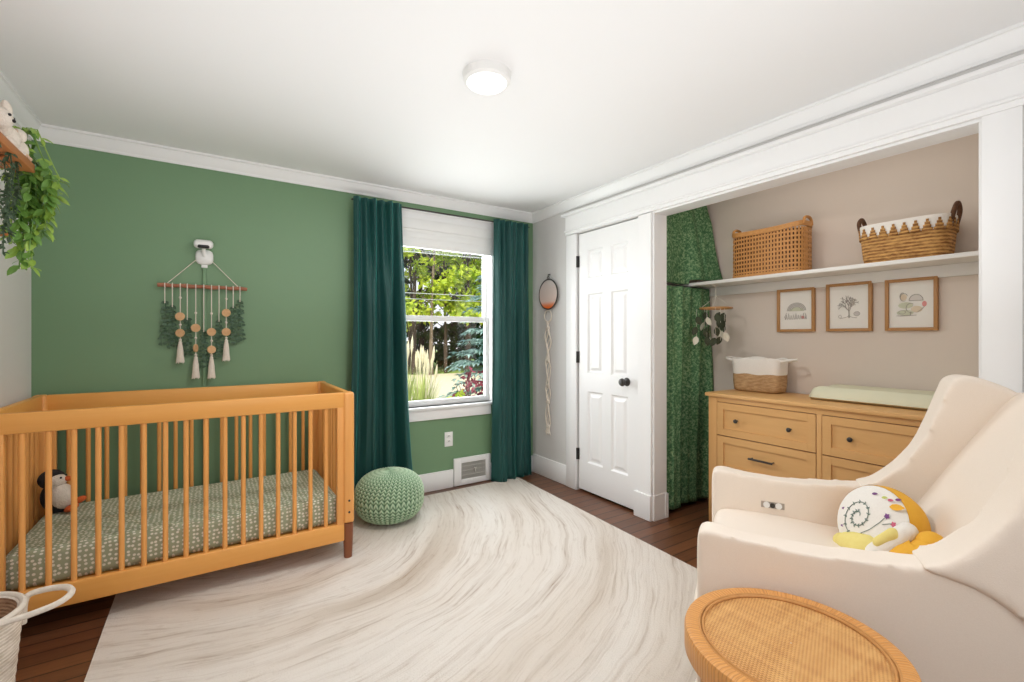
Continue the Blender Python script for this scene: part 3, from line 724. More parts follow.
bm = NB(); ball(bm, (-.612, 2.497, 1.935), (.028, .034, .036)); ball(bm, (-.61, 2.487, 1.985), (.024, .026, .026), 14, 8); obj('body', bm, M['plush_w'], t)
for s_ in (-1, 1):
    bm = NB(); ball(bm, (-.612, 2.487 + .026*s_, 1.992), (.008, .014, .008), 10, 6); obj('ear', bm, M['plush_b'], t)
    bm = NB(); ball(bm, (-.592, 2.497 + .018*s_, 1.910), (.014, .012, .011), 10, 6); obj('foot', bm, M['plush_b'], t)

# ------------------------------------------------------------------ rug, pouf, rope basket
bm = NB(); cor = [(-.375, 3.31), (2.232, 3.318), (2.065, .25), (-.37, .25)]
n = 24; rows = []
for j in range(n + 1):
    row = []
    for i in range(n + 1):
        u, v = i/n, j/n; a = Vector(cor[0]).lerp(Vector(cor[1]), u); b = Vector(cor[3]).lerp(Vector(cor[2]), u); p = a.lerp(b, v)
        row.append(bm.verts.new((p.x, p.y, .008)))
    rows.append(row)
for A, B in zip(rows, rows[1:]):
    for i in range(n): bm.faces.new((A[i], A[i+1], B[i+1], B[i]))
be = [e for e in bm.edges if len(e.link_faces) == 1]
ex = bmesh.ops.extrude_edge_only(bm, edges=be)
for v in [g for g in ex['geom'] if isinstance(g, bmesh.types.BMVert)]: v.co.z = 0.0005
single('area_rug', bm, M['rug'], 'large cream rug with wavy grey and brown line pattern on floor', 'rug', (.95, 1.75, 0))

def pouf_mesh(c, R, Hh):
    me = bpy.data.meshes.new('knit_pouf'); n = 40; sub = 10; NT_, NZ = n*sub, 110
    vs, fs, rel = [], [], []
    for j in range(NZ + 1):
        s = -1 + 2*j/NZ; ph = s * pi/2
        rr = R * (abs(cos(ph)) ** .72); zz_ = Hh/2 + Hh/2 * (abs(sin(ph)) ** .9) * (1 if s > 0 else -1)
        if s < 0: zz_ = Hh/2 - Hh/2 * (abs(sin(ph)) ** .75)
        for i in range(NT_):
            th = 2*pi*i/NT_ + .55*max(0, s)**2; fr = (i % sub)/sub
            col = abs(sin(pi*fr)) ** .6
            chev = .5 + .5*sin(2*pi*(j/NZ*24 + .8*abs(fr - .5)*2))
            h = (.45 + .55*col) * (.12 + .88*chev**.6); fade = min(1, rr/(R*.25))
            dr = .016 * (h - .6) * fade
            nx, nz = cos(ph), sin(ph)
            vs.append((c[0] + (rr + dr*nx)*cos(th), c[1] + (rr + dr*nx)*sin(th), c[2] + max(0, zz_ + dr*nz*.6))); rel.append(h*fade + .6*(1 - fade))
    for j in range(NZ):
        for i in range(NT_): fs.append((j*NT_ + i, j*NT_ + (i+1) % NT_, (j+1)*NT_ + (i+1) % NT_, (j+1)*NT_ + i))
    vs = [(x - c[0], y - c[1], z - c[2]) for x, y, z in vs]
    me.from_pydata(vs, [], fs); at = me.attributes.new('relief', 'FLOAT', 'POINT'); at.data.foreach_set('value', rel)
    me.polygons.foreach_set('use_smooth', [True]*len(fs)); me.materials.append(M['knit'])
    o = bpy.data.objects.new('knitted_pouf', me); COL.objects.link(o); o.location = c
    o['label'] = 'round sage green chunky knitted pouf on the rug beside the crib'; o['category'] = 'pouf'
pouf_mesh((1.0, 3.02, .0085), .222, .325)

bk = empty('rope_basket', 'white cotton rope basket with large loop handle beside the crib', 'basket', (-.60, 2.06, 0))
bc = (-.637, 2.035, 0); br_ = .145
bm = NB(); pr = []
for k in range(25): z = .004 + k/24*.376; pr.append((.110 + .035*(k/24)**.8 + .0018*(k % 2), z))
lathe(bm, pr + [(br_ - .006, .386), (br_ - .012, .380)] + [(r - .013, z) for r, z in pr[::-1][:-1]], bc, 40); obj('basket_body', bm, M['ropebasket'], bk)
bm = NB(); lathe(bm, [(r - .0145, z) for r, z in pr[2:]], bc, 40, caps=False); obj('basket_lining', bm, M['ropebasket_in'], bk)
bm = NB(); tube(bm, [(bc[0] + br_*cos(a), bc[1] + br_*sin(a), .384) for a in [2*pi*k/48 for k in range(48)]], .009, 8, True); obj('rim_rope', bm, M['rope'], bk)
bm = NB(); hp = smooth_poly([(-.505, 2.10, .30), (-.497, 2.095, .382), (-.455, 2.09, .398), (-.395, 2.055, .405), (-.372, 2.0, .405), (-.395, 1.955, .400), (-.45, 1.94, .392), (-.520, 1.935, .382), (-.528, 1.937, .35), (-.530, 1.94, .28)], 5, False)
tube(bm, hp, .0095, 8); obj('handle', bm, M['rope'], bk)
bm = NB(); hp = smooth_poly([(-.71, 1.92, .30), (-.71, 1.915, .38), (-.715, 1.885, .41), (-.738, 1.91, .42), (-.748, 1.955, .385), (-.748, 1.96, .30)], 5, False)
tube(bm, hp, .0095, 8); obj('handle', bm, M['rope'], bk)

# ------------------------------------------------------------------ armchair (glider)
LAM = .968
CA = radians(30)
ch = empty('armchair', 'cream upholstered wingback nursery armchair beside the dresser', 'armchair', (0, 0, 0), CA)
O = (1.298*LAM, .895*LAM)                      # near front corner on the floor
def cw(x, s, z):                               # chair coordinates (x across, s front-to-back) in metres of the measured chair
    x *= LAM; s *= LAM; z = H - (H - z)*LAM if z > .15 else z
    return Vector((O[0] + x*cos(CA) + s*.5, O[1] + x*.5 - s*cos(CA), z))
ch.location = (*cw(.415, .5, 0).xy, 0)
CW = .83
side = smooth_poly([(.008, .10), (-.008, .14), (-.010, .35), (-.010, .57), (.0, .605), (.035, .614), (.12, .602), (.26, .594), (.40, .598), (.52, .612), (.60, .622), (.72, .60), (.86, .56), (.93, .50), (.93, .30), (.88, .14), (.84, .10), (.45, .10)], 5)
def soft(name, prof, x0, x1, matl, vox=.0075, it=24, shear=None):
    bm = NB(); P = [Vector(p) for p in prof]
    f = shear or (lambda u, v, w: w)
    A = [bm.verts.new(cw(f(p.x, p.y, x0), p.x, p.y)) for p in P]; B = [bm.verts.new(cw(f(p.x, p.y, x1), p.x, p.y)) for p in P]; n = len(P)
    for i in range(n): bm.faces.new((A[i], A[(i+1) % n], B[(i+1) % n], B[i]))
    caps = [bm.faces.new(A), bm.faces.new(B[::-1])]
    bmesh.ops.triangulate(bm, faces=caps, ngon_method='EAR_CLIP')
    o = obj(name, bm, matl, ch, smooth=0)
    for p in o.data.polygons: p.use_smooth = True
    m = o.modifiers.new('soft', 'REMESH'); m.mode = 'VOXEL'; m.voxel_size = vox; m.use_smooth_shade = True
    m = o.modifiers.new('round', 'SMOOTH'); m.factor = .5; m.iterations = it
    return o
for x0, x1 in ((-.004, .092), (CW - .092, CW + .004)):
    a = soft('arm', side, x0, x1, M['chair'])
    sgn = x0 < .1; xo = (x0 + .010) if sgn else (x1 - .010)
    edge = smooth_poly([(.02, .16), (.012, .35), (.014, .545), (.026, .584), (.05, .595), (.12, .587), (.26, .580), (.40, .584), (.52, .598)], 5, False)
    bm = NB(); tube(bm, [cw(xo, p.x, p.y) for p in edge], .0035, 6); obj('piping', bm, M['piping'], a)
wing = smooth_poly([(.538, .612), (.60, .645), (.685, .735), (.735, .82), (.770, .92), (.798, 1.01), (.814, 1.058), (.85, 1.078), (.90, 1.070), (.985, 1.03), (1.02, .985), (.985, .88), (.93, .70), (.88, .56), (.80, .500), (.735, .527), (.65, .58)], 5)
for x0, x1, sg in ((-.014, .112, 1), (CW - .112, CW + .014, -1)):
    sf = lambda u, v, w, sg=sg: w + sg*.03*(v - .62)/.45
    a = soft('wing', wing, x0, x1, M['chair'], .0075, 24, sf)
    if sg < 0: continue
    xo = x0 + .012
    ed = smooth_poly([(.80, .515), (.735, .541), (.65, .594), (.585, .627), (.615, .655), (.685, .748), (.732, .828), (.766, .92), (.796, 1.01)], 5, False)
    bm = NB(); tube(bm, [cw(sf(p.x, p.y, xo), p.x + .022, p.y + .004) for p in ed], .0035, 6); obj('piping', bm, M['piping'], a)
soft('backrest', smooth_poly([(.655, .40), (.690, .52), (.765, .66), (.85, .81), (.93, .94), (.98, 1.01), (1.015, 1.025), (1.045, .99), (1.02, .88), (.97, .72), (.92, .52), (.90, .36), (.80, .34)], 5), .072, CW - .072, M['chair'], .009, 26)
soft('seat_cushion', smooth_poly([(.02, .31), (.0, .36), (.010, .42), (.05, .446), (.2, .452), (.42, .440), (.66, .424), (.70, .40), (.70, .31)], 5), .085, CW - .085, M['chair'], .009, 22)
bm = NB(); rprism(bm, smooth_poly([(.03, .13), (.02, .2), (.03, .315), (.4, .318), (.86, .315), (.88, .2), (.84, .12), (.4, .12)], 4), lambda u, v, w: cw(w, u, v), .08, CW - .08, .02); obj('seat_base', bm, M['chair'], ch)
cc = cw(.415, .46, 0)
bm = NB(); lathe(bm, [(.02, 0), (.25, .0), (.255, .008), (.25, .022), (.05, .034), (.035, .05), (.035, .16), (.02, .16)], (cc.x, cc.y, .009), 40); obj('swivel_base', bm, M['black'], ch)
# recline controls on the inside of the far arm
def cpan(s0, s1, z0, z1, t0, t1, bev):
    bm = NB(); box(bm, (0, 0, 0), (1, 1, 1)); 
    for v in bm.verts: v.co = cw(CW - .088 - (t0 + (t1 - t0)*v.co.x), s0 + (s1 - s0)*v.co.y, z0 + (z1 - z0)*v.co.z)
    if bev: bmesh.ops.bevel(bm, geom=list(bm.edges), offset=bev, segments=2, affect='EDGES')
    return bm
M['panelgrey'] = plain('grey_plastic', rgb(172, 160, 148), .35)
cp = obj('control_panel', cpan(.188, .283, .470, .503, -.004, .006, .003), M['panelgrey'], ch)
for s in (.212, .258):
    bm = NB(); P = cw(CW - .094, s, .4865); n_ = Vector((-cos(CA), -.5, 0)); cyl(bm, P, P + n_*.004, .013*LAM, seg=16); obj('button', bm, M['plastic'], cp)
bm = NB(); P = cw(CW - .094, .235, .4865); cyl(bm, P, P + n_*.005, .010, seg=14); obj('port', bm, M['bronze'], cp)

# snail cushion
pc = cw(.55, .572, .530)
M['ochre'] = plain('ochre_cotton', rgb(240, 184, 66), .9, rgb(230, 170, 50), 60, .3, bdist=.003)
M['lemon'] = plain('lemon_cotton', rgb(236, 222, 142), .9, rgb(228, 210, 124), 60, .3, bdist=.003)
M['purple'] = plain('purple_thread', rgb(122, 70, 132), .8); M['pinkt'] = plain('pink_thread', rgb(206, 100, 128), .8); M['greenthr'] = plain('grey_green_thread', rgb(112, 130, 122), .8); M['limethr'] = plain('lime_thread', rgb(196, 204, 110), .8)
sn = empty('snail_cushion', 'white and yellow snail shaped cushion with embroidered spiral on the armchair seat', 'cushion', pc)
nrm = Vector((-.87, .35, .36)).normalized()          # the embroidered side looks towards the room and a little up
yu = (Vector((0, 0, 1)) - nrm * nrm.z).normalized(); yu.rotate(Matrix.Rotation(radians(-14), 3, nrm)); xr = yu.cross(nrm).normalized()
def sw(u, v, w): return pc + xr*u + yu*v + nrm*w     # u right, v up, w out of the face
def cush(out, w0, w1, puff, name, m):
    pass
def lens(bm, cu, cv, R, w, puff, seg=40, rings=8, ry=1.0, rot=0):
    c = bm.verts.new(sw(cu, cv, w + puff)); prev = None
    for k in range(1, rings + 1):
        q = k / rings; row = []
        for i in range(seg):
            a = 2*pi*i/seg; x, y = R*q*cos(a), R*ry*q*sin(a); x, y = x*cos(rot) - y*sin(rot), x*sin(rot) + y*cos(rot)
            row.append(bm.verts.new(sw(cu + x, cv + y, w + puff*(1 - q**2.4))))
        if prev is None:
            for i in range(seg): bm.faces.new((c, row[i], row[(i+1) % seg]))
        else:
            for i in range(seg): bm.faces.new((prev[i], row[i], row[(i+1) % seg], prev[(i+1) % seg]))
        prev = row
    return prev
SR = .127
bm = NB(); lens(bm, 0, 0, SR, .045, .026); lens(bm, 0, 0, SR, -.050, -.02); obj('shell_face', bm, M['white_fab'], sn)
bm = NB(); prev = None
for k in range(9):
    w = .045 - .095*k/8; r = SR + .010*sin(pi*k/8) + .001; row = [bm.verts.new(sw(r*cos(2*pi*i/48), r*sin(2*pi*i/48), w)) for i in range(48)]
    if prev:
        for i in range(48): bm.faces.new((prev[i], row[i], row[(i+1) % 48], prev[(i+1) % 48]))
    prev = row
obj('shell_side', bm, M['ochre'], sn)
# snail body: a curved padded band below the shell that rises into a head
def sausage(pts, rads, wmid, depth, m, name, par):
    bm = NB(); P = smooth_poly(pts, 5, False); n = len(P); rr = []
    for i in range(n):
        f = i/(n-1)*(len(rads)-1); k = min(len(rads)-2, int(f)); rr.append(rads[k] + (rads[k+1]-rads[k])*(f-k))
    tube(bm, [sw(p.x, p.y, wmid) for p in P], rr, 16)
    for end, i in ((P[0], 0), (P[-1], n-1)): ball(bm, sw(end.x, end.y, wmid), rr[i], 14, 10)
    return obj(name, bm, m, par, smooth=80)
b_ = sausage([(-.05, -.122), (.0, -.102), (.05, -.088), (.09, -.085)], [.030, .050, .060, .046], .042, .03, M['lemon'], 'snail_body', sn)
sausage([(.095, -.07), (.120, .0), (.135, .05)], [.034, .034, .028], .075, .03, M['white_fab'], 'snail_neck', sn)
sausage([(.098, -.03), (.122, .022)], [.017, .019], .100, .03, M['lemon'], 'snail_cheek', sn)
sausage([(.11, -.06), (.165, -.02), (.195, .02), (.19, .05)], [.046, .058, .056, .042], .045, .03, M['ochre'], 'snail_head', sn)
def onface(u, v): q = min(1, sqrt(u*u + v*v)/SR); return sw(u, v, .0465 + .026*(1 - q**2.4))
cx_, cy_ = -.028, -.005
bm = NB(); sp = []
for k in range(70):
    a = .6 + k*.165; r = .008 + .00082*k; sp.append(onface(cx_ + r*cos(a)*.9, cy_ + r*sin(a)*1.15))
tube(bm, sp, .0012, 5)
for k in range(8, 70, 3):
    for s in (-1, 1): leaf(bm, sp[k], (sp[k] - sp[k-1]).normalized() + s*nrm.cross(sp[k] - sp[k-1]).normalized()*1.2, nrm, .010, .005, 0)
obj('spiral_vine', bm, M['greenthr'], sn)
for u, v, m, kind in ((.052, .052, 'purple', 0), (.080, .040, 'pinkt', 0), (.02, -.062, 'pinkt', 0), (.025, -.082, 'purple', 0), (.07, -.005, 'pinkt', 1), (.035, .112, 'purple', 1), (-.035, .088, 'purple', 1), (.02, .098, 'pinkt', 1), (-.075, -.075, 'purple', 1), (-.055, -.095, 'purple', 1), (-.105, -.02, 'purple', 1), (0, .095, 'limethr', 1), (0, -.085, 'limethr', 1), (.058, .082, 'ochre', 2)):
    bm = NB(); p = onface(u, v)
    if kind == 0:
        for k in range(5): a = 2*pi*k/5; leaf(bm, p + nrm*.0012, xr*cos(a) + yu*sin(a), nrm, .011, .009, 0)
    elif kind == 1: oleaf(bm, p + nrm*.0012, xr*.8 + yu*.5, nrm, .022, .009, 0)
    else:
        oleaf(bm, p + nrm*.0015 - xr*.022, xr + yu*.55, nrm, .052, .022, 0)
    obj('embroidered_flower' if kind == 0 else 'embroidered_leaf', bm, M[m], sn)
bm = NB(); tube(bm, [onface(.05, .05), onface(.045, .02), onface(.03, -.02), onface(.01, -.05)], .001, 5); tube(bm, [onface(.075, .04), onface(.055, .02)], .001, 5); obj('embroidered_stem', bm, M['greenthr'], sn)

# ------------------------------------------------------------------ rattan side table
TX, TY, TZ, TR = 1.138, .545, .508, .234
tb = empty('side_table', 'round rattan side table with woven cane top in front of the armchair', 'side table', (TX, TY, 0))
bm = NB(); lathe(bm, [(TR*.84, -.004), (TR*.855, .001), (TR - .012, .003), (TR - .003, 0), (TR, -.007), (TR, -.054), (TR - .006, -.062), (TR*.84, -.06)], (TX, TY, TZ), 96, caps=False); obj('rim_band', bm, M['rim'], tb)
bm = NB(); lathe(bm, [(TR*.84, -.03), (TR*.842, -.004), (.002, -.004)], (TX, TY, TZ), 64, caps=False); obj('woven_top', bm, M['cane'], tb)
for r in (TR*.85, TR*.815):
    bm = NB(); tube(bm, [(TX + r*cos(a), TY + r*sin(a), TZ - .001) for a in [2*pi*k/72 for k in range(72)]], .0035, 6, True); obj('inlay_ring', bm, M['rattan'], tb)
for k in range(4):
    a = radians(64 + 90*k); bm = NB(); x, y = TX + (TR - .035)*cos(a), TY + (TR - .035)*sin(a); tube(bm, [(x, y, .0085), (x, y, TZ - .05)], [.020, .024], 14); obj('leg', bm, M['rim'] if False else M['rattan'], tb)
bm = NB(); lathe(bm, [(.002, 0), (TR - .05, 0), (TR - .045, .008), (TR - .05, .016), (.002, .016)], (TX, TY, .14), 48); obj('lower_shelf', bm, M['cane'], tb)

# ------------------------------------------------------------------ dresser in the closet
DX0, DX1, DA, DB, DT = 2.70, 3.12, .505, 1.80, .865
dr = empty('dresser', 'honey oak dresser with panelled drawers standing in the closet', 'dresser', ((DX0 + DX1)/2, (DA + DB)/2, 0))
bm = NB(); box(bm, (DX0 - .016, DA - .014, DT - .022), (DX1, DB + .016, DT), .003); obj('top', bm, M['oak_y'], dr)
bm = NB(); box(bm, (DX0 + .014, DA + .006, .115), (DX1 - .01, DB - .006, DT - .022)); obj('carcass', bm, M['foot'], dr)  # dark tone puts shade into the gaps round the drawer fronts
for y0, y1 in ((DA, DA + .058), (DB - .058, DB)):
    for x0, x1 in ((DX0, DX0 + .058), (DX1 - .058, DX1)):
        bm = NB(); box(bm, (x0, y0, 0), (x1, y1, DT - .022), .003); obj('leg', bm, M['oak_z'], dr)
bm = NB(); box(bm, (DX0 + .001, 1.140, .12), (DX0 + .03, 1.165, .813), .001); obj('divider', bm, M['oak_z'], dr)
for z0, z1 in ((.812, DT - .022), (.10, .14)):
    bm = NB(); box(bm, (DX0 + .001, DA + .058, z0), (DX0 + .03, DB - .058, z1), .001); obj('face_rail', bm, M['oak_y'], dr)
for c0, c1 in ((1.168, 1.739), (.566, 1.137)):
    for z0, z1, kn in ((.604, .808, 'knob'), (.378, .598, 'pull'), (.145, .372, 'pull')):
        bm = NB(); x = DX0 - .001; w = .042
        box(bm, (x, c0, z0), (x + .02, c0 + w, z1), .001); box(bm, (x, c1 - w, z0), (x + .02, c1, z1), .001); box(bm, (x, c0 + w, z0), (x + .02, c1 - w, z0 + w), .001); box(bm, (x, c0 + w, z1 - w), (x + .02, c1 - w, z1), .001); box(bm, (x + .009, c0 + w, z0 + w), (x + .02, c1 - w, z1 - w))
        d = obj('drawer', bm, M['oak_y'], dr, smooth=20); zm = (z0 + z1)/2; ym = (c0 + c1)/2
        bm = NB(); box(bm, (x + .014, c0 - .003, z0 - .004), (x + .018, c1 + .003, z1 + .004)); obj('gap_shadow_strip', bm, M['foot'], d) if False else bm.free()
        if kn == 'knob':
            for yy in (ym + .155, ym - .155):
                bm = NB(); cyl(bm, (x + .01, yy, zm), (x - .014, yy, zm), .005, seg=10); ball(bm, (x - .016, yy, zm), (.008, .013, .013), 14, 8); obj('knob', bm, M['bronze'], d)
        else:
            bm = NB()
            for yy in (ym - .062, ym + .062): cyl(bm, (x + .01, yy, zm + .01), (x - .022, yy, zm + .01), .004, seg=8)
            box(bm, (x - .028, ym - .072, zm + .004), (x - .018, ym + .072, zm + .016), .003); obj('pull', bm, M['bronze'], d)

# changing pad
bm = NB(); sec = []
py0, py1, NXp, NYp = .42, 1.285, 14, 40
x0p, x1p = 2.865, 3.13
top, bot = [], []
for j in range(NYp + 1):
    v = j/NYp; y = py0 + (py1 - py0)*v; ra, rb = [], []
    e = min(1, (1 - abs(2*v - 1))*6); e = sqrt(max(0, 1 - (1 - e)**2))
    for i in range(NXp + 1):
        u = i/NXp; q = 2*u - 1; x = (x0p + x1p)/2 + q*(x1p - x0p)/2*(.86 + .14*e)
        side = sqrt(max(0, 1 - abs(q)**5))
        z = .014 + (.050 + .042*q*q)*side*(.25 + .75*e)
        ra.append(bm.verts.new((x, y, DT + .001 + z))); rb.append(bm.verts.new((x + (.012*(-q))*1, y, DT + .001 + .010*(abs(q) > .95) * 1)))
    top.append(ra); bot.append(rb)
for j in range(NYp):
    for i in range(NXp):
        bm.faces.new((top[j][i], top[j][i+1], top[j+1][i+1], top[j+1][i])); bm.faces.new((bot[j][i], bot[j+1][i], bot[j+1][i+1], bot[j][i+1]))
    bm.faces.new((top[j][0], top[j+1][0], bot[j+1][0], bot[j][0])); bm.faces.new((top[j][-1], bot[j][-1], bot[j+1][-1], top[j+1][-1]))
for i in range(NXp): bm.faces.new((top[0][i], bot[0][i], bot[0][i+1], top[0][i+1])); bm.faces.new((top[-1][i], top[-1][i+1], bot[-1][i+1], bot[-1][i]))
single('changing_pad', bm, M['pad'], 'pale sage contoured changing pad lying on the dresser top', 'changing pad', smooth=70)

# soft rope basket on the dresser
b1 = empty('storage_basket', 'jute basket with white upper band and side handles on the dresser', 'basket', (3.02, 1.643, DT + .001))
def soft_basket(c, wx, wy, prof, m, name, par, pw=4.5, wob=0):
    bm = NB(); lathe(bm, prof, c, 56, wx, wy, caps=True, power=pw)
    if wob:
        for v in bm.verts: v.co.z += wob*sin(7*v.co.y*6)*max(0, (v.co.z - c[2])/.2)
    return obj(name, bm, m, par, smooth=70)
bc1 = (3.02, 1.643, DT + .002)
soft_basket(bc1, .085, .150, [(.88, 0), (.97, .006), (1.0, .03), (1.02, .07), (1.02, .118), (.9, .118)], M['jute'], 'jute_body', b1)
soft_basket(bc1, .085, .150, [(.9, .112), (1.02, .114), (1.035, .125), (1.04, .17), (1.06, .205), (1.04, .215), (1.0, .210), (.97, .17), (.95, .13), (.3, .128)], M['white_fab'], 'white_band', b1, wob=.006)
for s in (-1, 1):
    bm = NB(); y = bc1[1] + s*.155
    tube(bm, smooth_poly([(bc1[0] - .045, y - s*.004, 1.065), (bc1[0] - .04, y + s*.05, 1.078), (bc1[0], y + s*.068, 1.080), (bc1[0] + .04, y + s*.05, 1.078), (bc1[0] + .045, y - s*.004, 1.065)], 5, False), .008, 8); obj('handle', bm, M['white_fab'], b1)
bm = NB(); ball(bm, (3.02, 1.66, 1.06), (.055, .09, .035), 16, 10); ball(bm, (3.01, 1.60, 1.055), (.05, .06, .03), 16, 10)
single('folded_cloth', bm, M['white_fab'], 'crumpled white cloth peeking out of the jute basket', 'cloth')

# ------------------------------------------------------------------ closet shelf, ledger, baskets
SX0, SZ = 2.90, 1.590
sh = empty('closet_shelf', 'long white shelf across the closet above the dresser', 'shelf', (3.02, 1.2, SZ))
bm = NB(); box(bm, (SX0, .365, SZ), (XCB - .001, 2.195, SZ + .022), .002); obj('shelf_board', bm, M['boardwhite'], sh)
bm = NB(); box(bm, (XCB - .02, .365, SZ - .062), (XCB - .001, 2.195, SZ), .002); obj('ledger', bm, M['boardwhite'], sh)
STp = SZ + .0225

def perim(wx, wy, pw, n):
    out = []
    for k in range(n):
        t = 2*pi*k/n; x, y = cos(t), sin(t); q = (abs(x)**pw + abs(y)**pw)**(-1/pw); out.append(Vector((x*q*wx, y*q*wy, 0)))
    # even spacing
    L = [0]
    for i in range(n): L.append(L[-1] + (out[(i+1) % n] - out[i]).length)
    res = []; m = 240
    for j in range(m):
        s = L[-1]*j/m; i = max(k for k in range(n) if L[k] <= s); f = (s - L[i])/max(1e-9, L[i+1] - L[i]); res.append(out[i].lerp(out[(i+1) % n], f))
    return res
rb_ = empty('rattan_basket', 'open weave tan rattan basket on the left end of the closet shelf', 'basket', (3.02, 1.572, STp))
rc = Vector((3.02, 1.572, STp)); PW = perim(.105, .222, 4, 400); hh = .285
def ring_band(bm, z0, z1, out, th, scale=1.0, zf=None):
    n = len(PW); rows = []
    for j in ((z0, out), (z1, out), (z1, out - th), (z0, out - th)):
        row = []
        for k in range(n):
            p = PW[k]*scale; nn = Vector((p.x/.105, p.y/.222, 0)).normalized(); z = j[0] + (zf(k) if zf else 0)
            row.append(bm.verts.new(rc + p + nn*j[1] + Vector((0, 0, z))))
        rows.append(row)
    for a in range(4):
        A, B = rows[a], rows[(a+1) % 4]
        for k in range(n): bm.faces.new((A[k], A[(k+1) % n], B[(k+1) % n], B[k]))
bm = NB()
for r in range(9): z = .024 + r*.0272; ring_band(bm, z, z + .011, .002, .003)
for k in range(0, 240, 4):
    p = PW[k]; nn = Vector((p.x/.105, p.y/.222, 0)).normalized(); tt = Vector((-nn.y, nn.x, 0))
    for o_ in (-.0055,):
        a = rc + p + tt*o_; b = a + tt*.011
        vs = [bm.verts.new(q) for q in (a - nn*.002, b - nn*.002, b + nn*.001, a + nn*.001)]; vs2 = [bm.verts.new(v.co + Vector((0, 0, hh - .01))) for v in vs]
        for i in range(4): bm.faces.new((vs[i], vs[(i+1) % 4], vs2[(i+1) % 4], vs2[i]))
obj('weave', bm, M['rattan'], rb_, smooth=30)
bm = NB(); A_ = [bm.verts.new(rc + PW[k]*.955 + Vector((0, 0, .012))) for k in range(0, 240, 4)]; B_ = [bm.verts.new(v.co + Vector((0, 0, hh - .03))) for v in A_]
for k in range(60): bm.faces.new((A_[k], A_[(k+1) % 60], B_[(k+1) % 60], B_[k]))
obj('hole_shade_sheet', bm, M['darkhandle'], rb_)  # added dark sheet stands in for the shade behind the weave holes
bm = NB(); ring_band(bm, .0, .018, .004, .008); vs = [bm.verts.new(rc + PW[k]*.98 + Vector((0, 0, .004))) for k in range(0, 240, 6)]; bm.faces.new(vs); obj('base', bm, M['rattan'], rb_)
bm = NB(); ring_band(bm, hh - .022, hh + .008, .005, .010, zf=lambda k: .018*abs(PW[k].y/.222)**3); obj('rim', bm, M['rattan'], rb_)
for s in (-1, 1):
    bm = NB(); y = rc.y + s*.222; tube(bm, smooth_poly([(rc.x - .05, y, STp + hh + .005), (rc.x - .04, y, STp + hh + .04), (rc.x, y, STp + hh + .052), (rc.x + .04, y, STp + hh + .04), (rc.x + .05, y, STp + hh + .005)], 5, False), .009, 8); obj('handle', bm, M['rattan'], rb_)

hb = empty('seagrass_basket', 'brown woven basket with white zigzag band and dark handles on closet shelf', 'basket', (3.02, .878, STp))
hc = (3.02, .878, STp + .001)
soft_basket(hc, .10, .176, [(.90, 0), (.97, .006), (1.0, .03), (1.03, .09), (1.05, .13), (.9, .13)], M['hyacinth'], 'woven_body', hb, 4)
soft_basket(hc, .10, .176, [(.92, .128), (1.05, .13), (1.06, .15), (1.075, .195), (1.07, .202), (1.045, .198), (1.0, .14), (.3, .135)], M['white_fab'], 'white_band', hb, 4)
PW2 = perim(.1062, .1870, 4, 400); m_ = len(PW2)
per = sum((PW2[(i+1) % m_] - PW2[i]).length for i in range(m_)); bm = NB(); nt = 24
for t_ in range(nt):
    for st_ in range(4):
        hw = .46*(1 - st_/4); k0, k1 = (t_ + .5 - hw)/nt*m_, (t_ + .5 + hw)/nt*m_; z0 = .125 + st_*.0145; z1 = z0 + .0155; prevp = None
        for q in range(5):
            kk = (k0 + (k1 - k0)*q/4) % m_; i = int(kk); p = PW2[i].lerp(PW2[(i+1) % m_], kk - i); sc = 1.012 + .018*(z0 - .125)/.06
            A = bm.verts.new(Vector(hc) + p*sc + Vector((0, 0, z0))); B = bm.verts.new(Vector(hc) + p*sc*1.003 + Vector((0, 0, z1)))
            if prevp: bm.faces.new((prevp[0], A, B, prevp[1]))
            prevp = (A, B)
o = obj('zigzag_pattern', bm, M['hyacinth'], hb); thicken(o, .004)
for s in (-1, 1):
    bm = NB(); y = hc[1] + s*.186; tube(bm, smooth_poly([(hc[0] - .045, y - s*.004, STp + .165), (hc[0] - .042, y + s*.008, STp + .225), (hc[0], y + s*.010, STp + .258), (hc[0] + .042, y + s*.008, STp + .225), (hc[0] + .045, y - s*.004, STp + .165)], 6, False), .0105, 10); obj('handle', bm, M['darkhandle'], hb)

# ------------------------------------------------------------------ framed drawings on the closet wall
def framed(label, y0, y1, z0, z1, draw):
    x = XCB; o = empty('picture_frame', label, 'picture', (x - .01, (y0 + y1)/2, z0), 0, None); w = .017
    bm = NB(); box(bm, (x - .022, y0, z0), (x, y0 + w, z1), .002); box(bm, (x - .022, y1 - w, z0), (x, y1, z1), .002); box(bm, (x - .022, y0 + w, z0), (x, y1 - w, z0 + w), .002); box(bm, (x - .022, y0 + w, z1 - w), (x, y1 - w, z1), .002); obj('frame', bm, M['frame'], o)
    bm = NB(); box(bm, (x - .010, y0 + w, z0 + w), (x - .001, y1 - w, z1 - w)); pr = obj('paper', bm, M['paper'], o)
    cy, cz = (y0 + y1)/2, (z0 + z1)/2
    def at(u, v): return Vector((x - .0122, cy - u*1.22, cz + v*1.22 - .004))     # u to the right as seen from the room
    draw(at, pr)
def M_ink(n, c): return plain(n, c, .8)
M['ink'] = M_ink('ink_grey', rgb(168, 161, 155)); M['inkgreen'] = M_ink('ink_green', rgb(206, 208, 184)); M['inkpink'] = M_ink('ink_pink', rgb(220, 150, 146)); M['inktan'] = M_ink('ink_tan', rgb(222, 206, 182)); M['inkgrey'] = M_ink('ink_light', rgb(214, 209, 204))
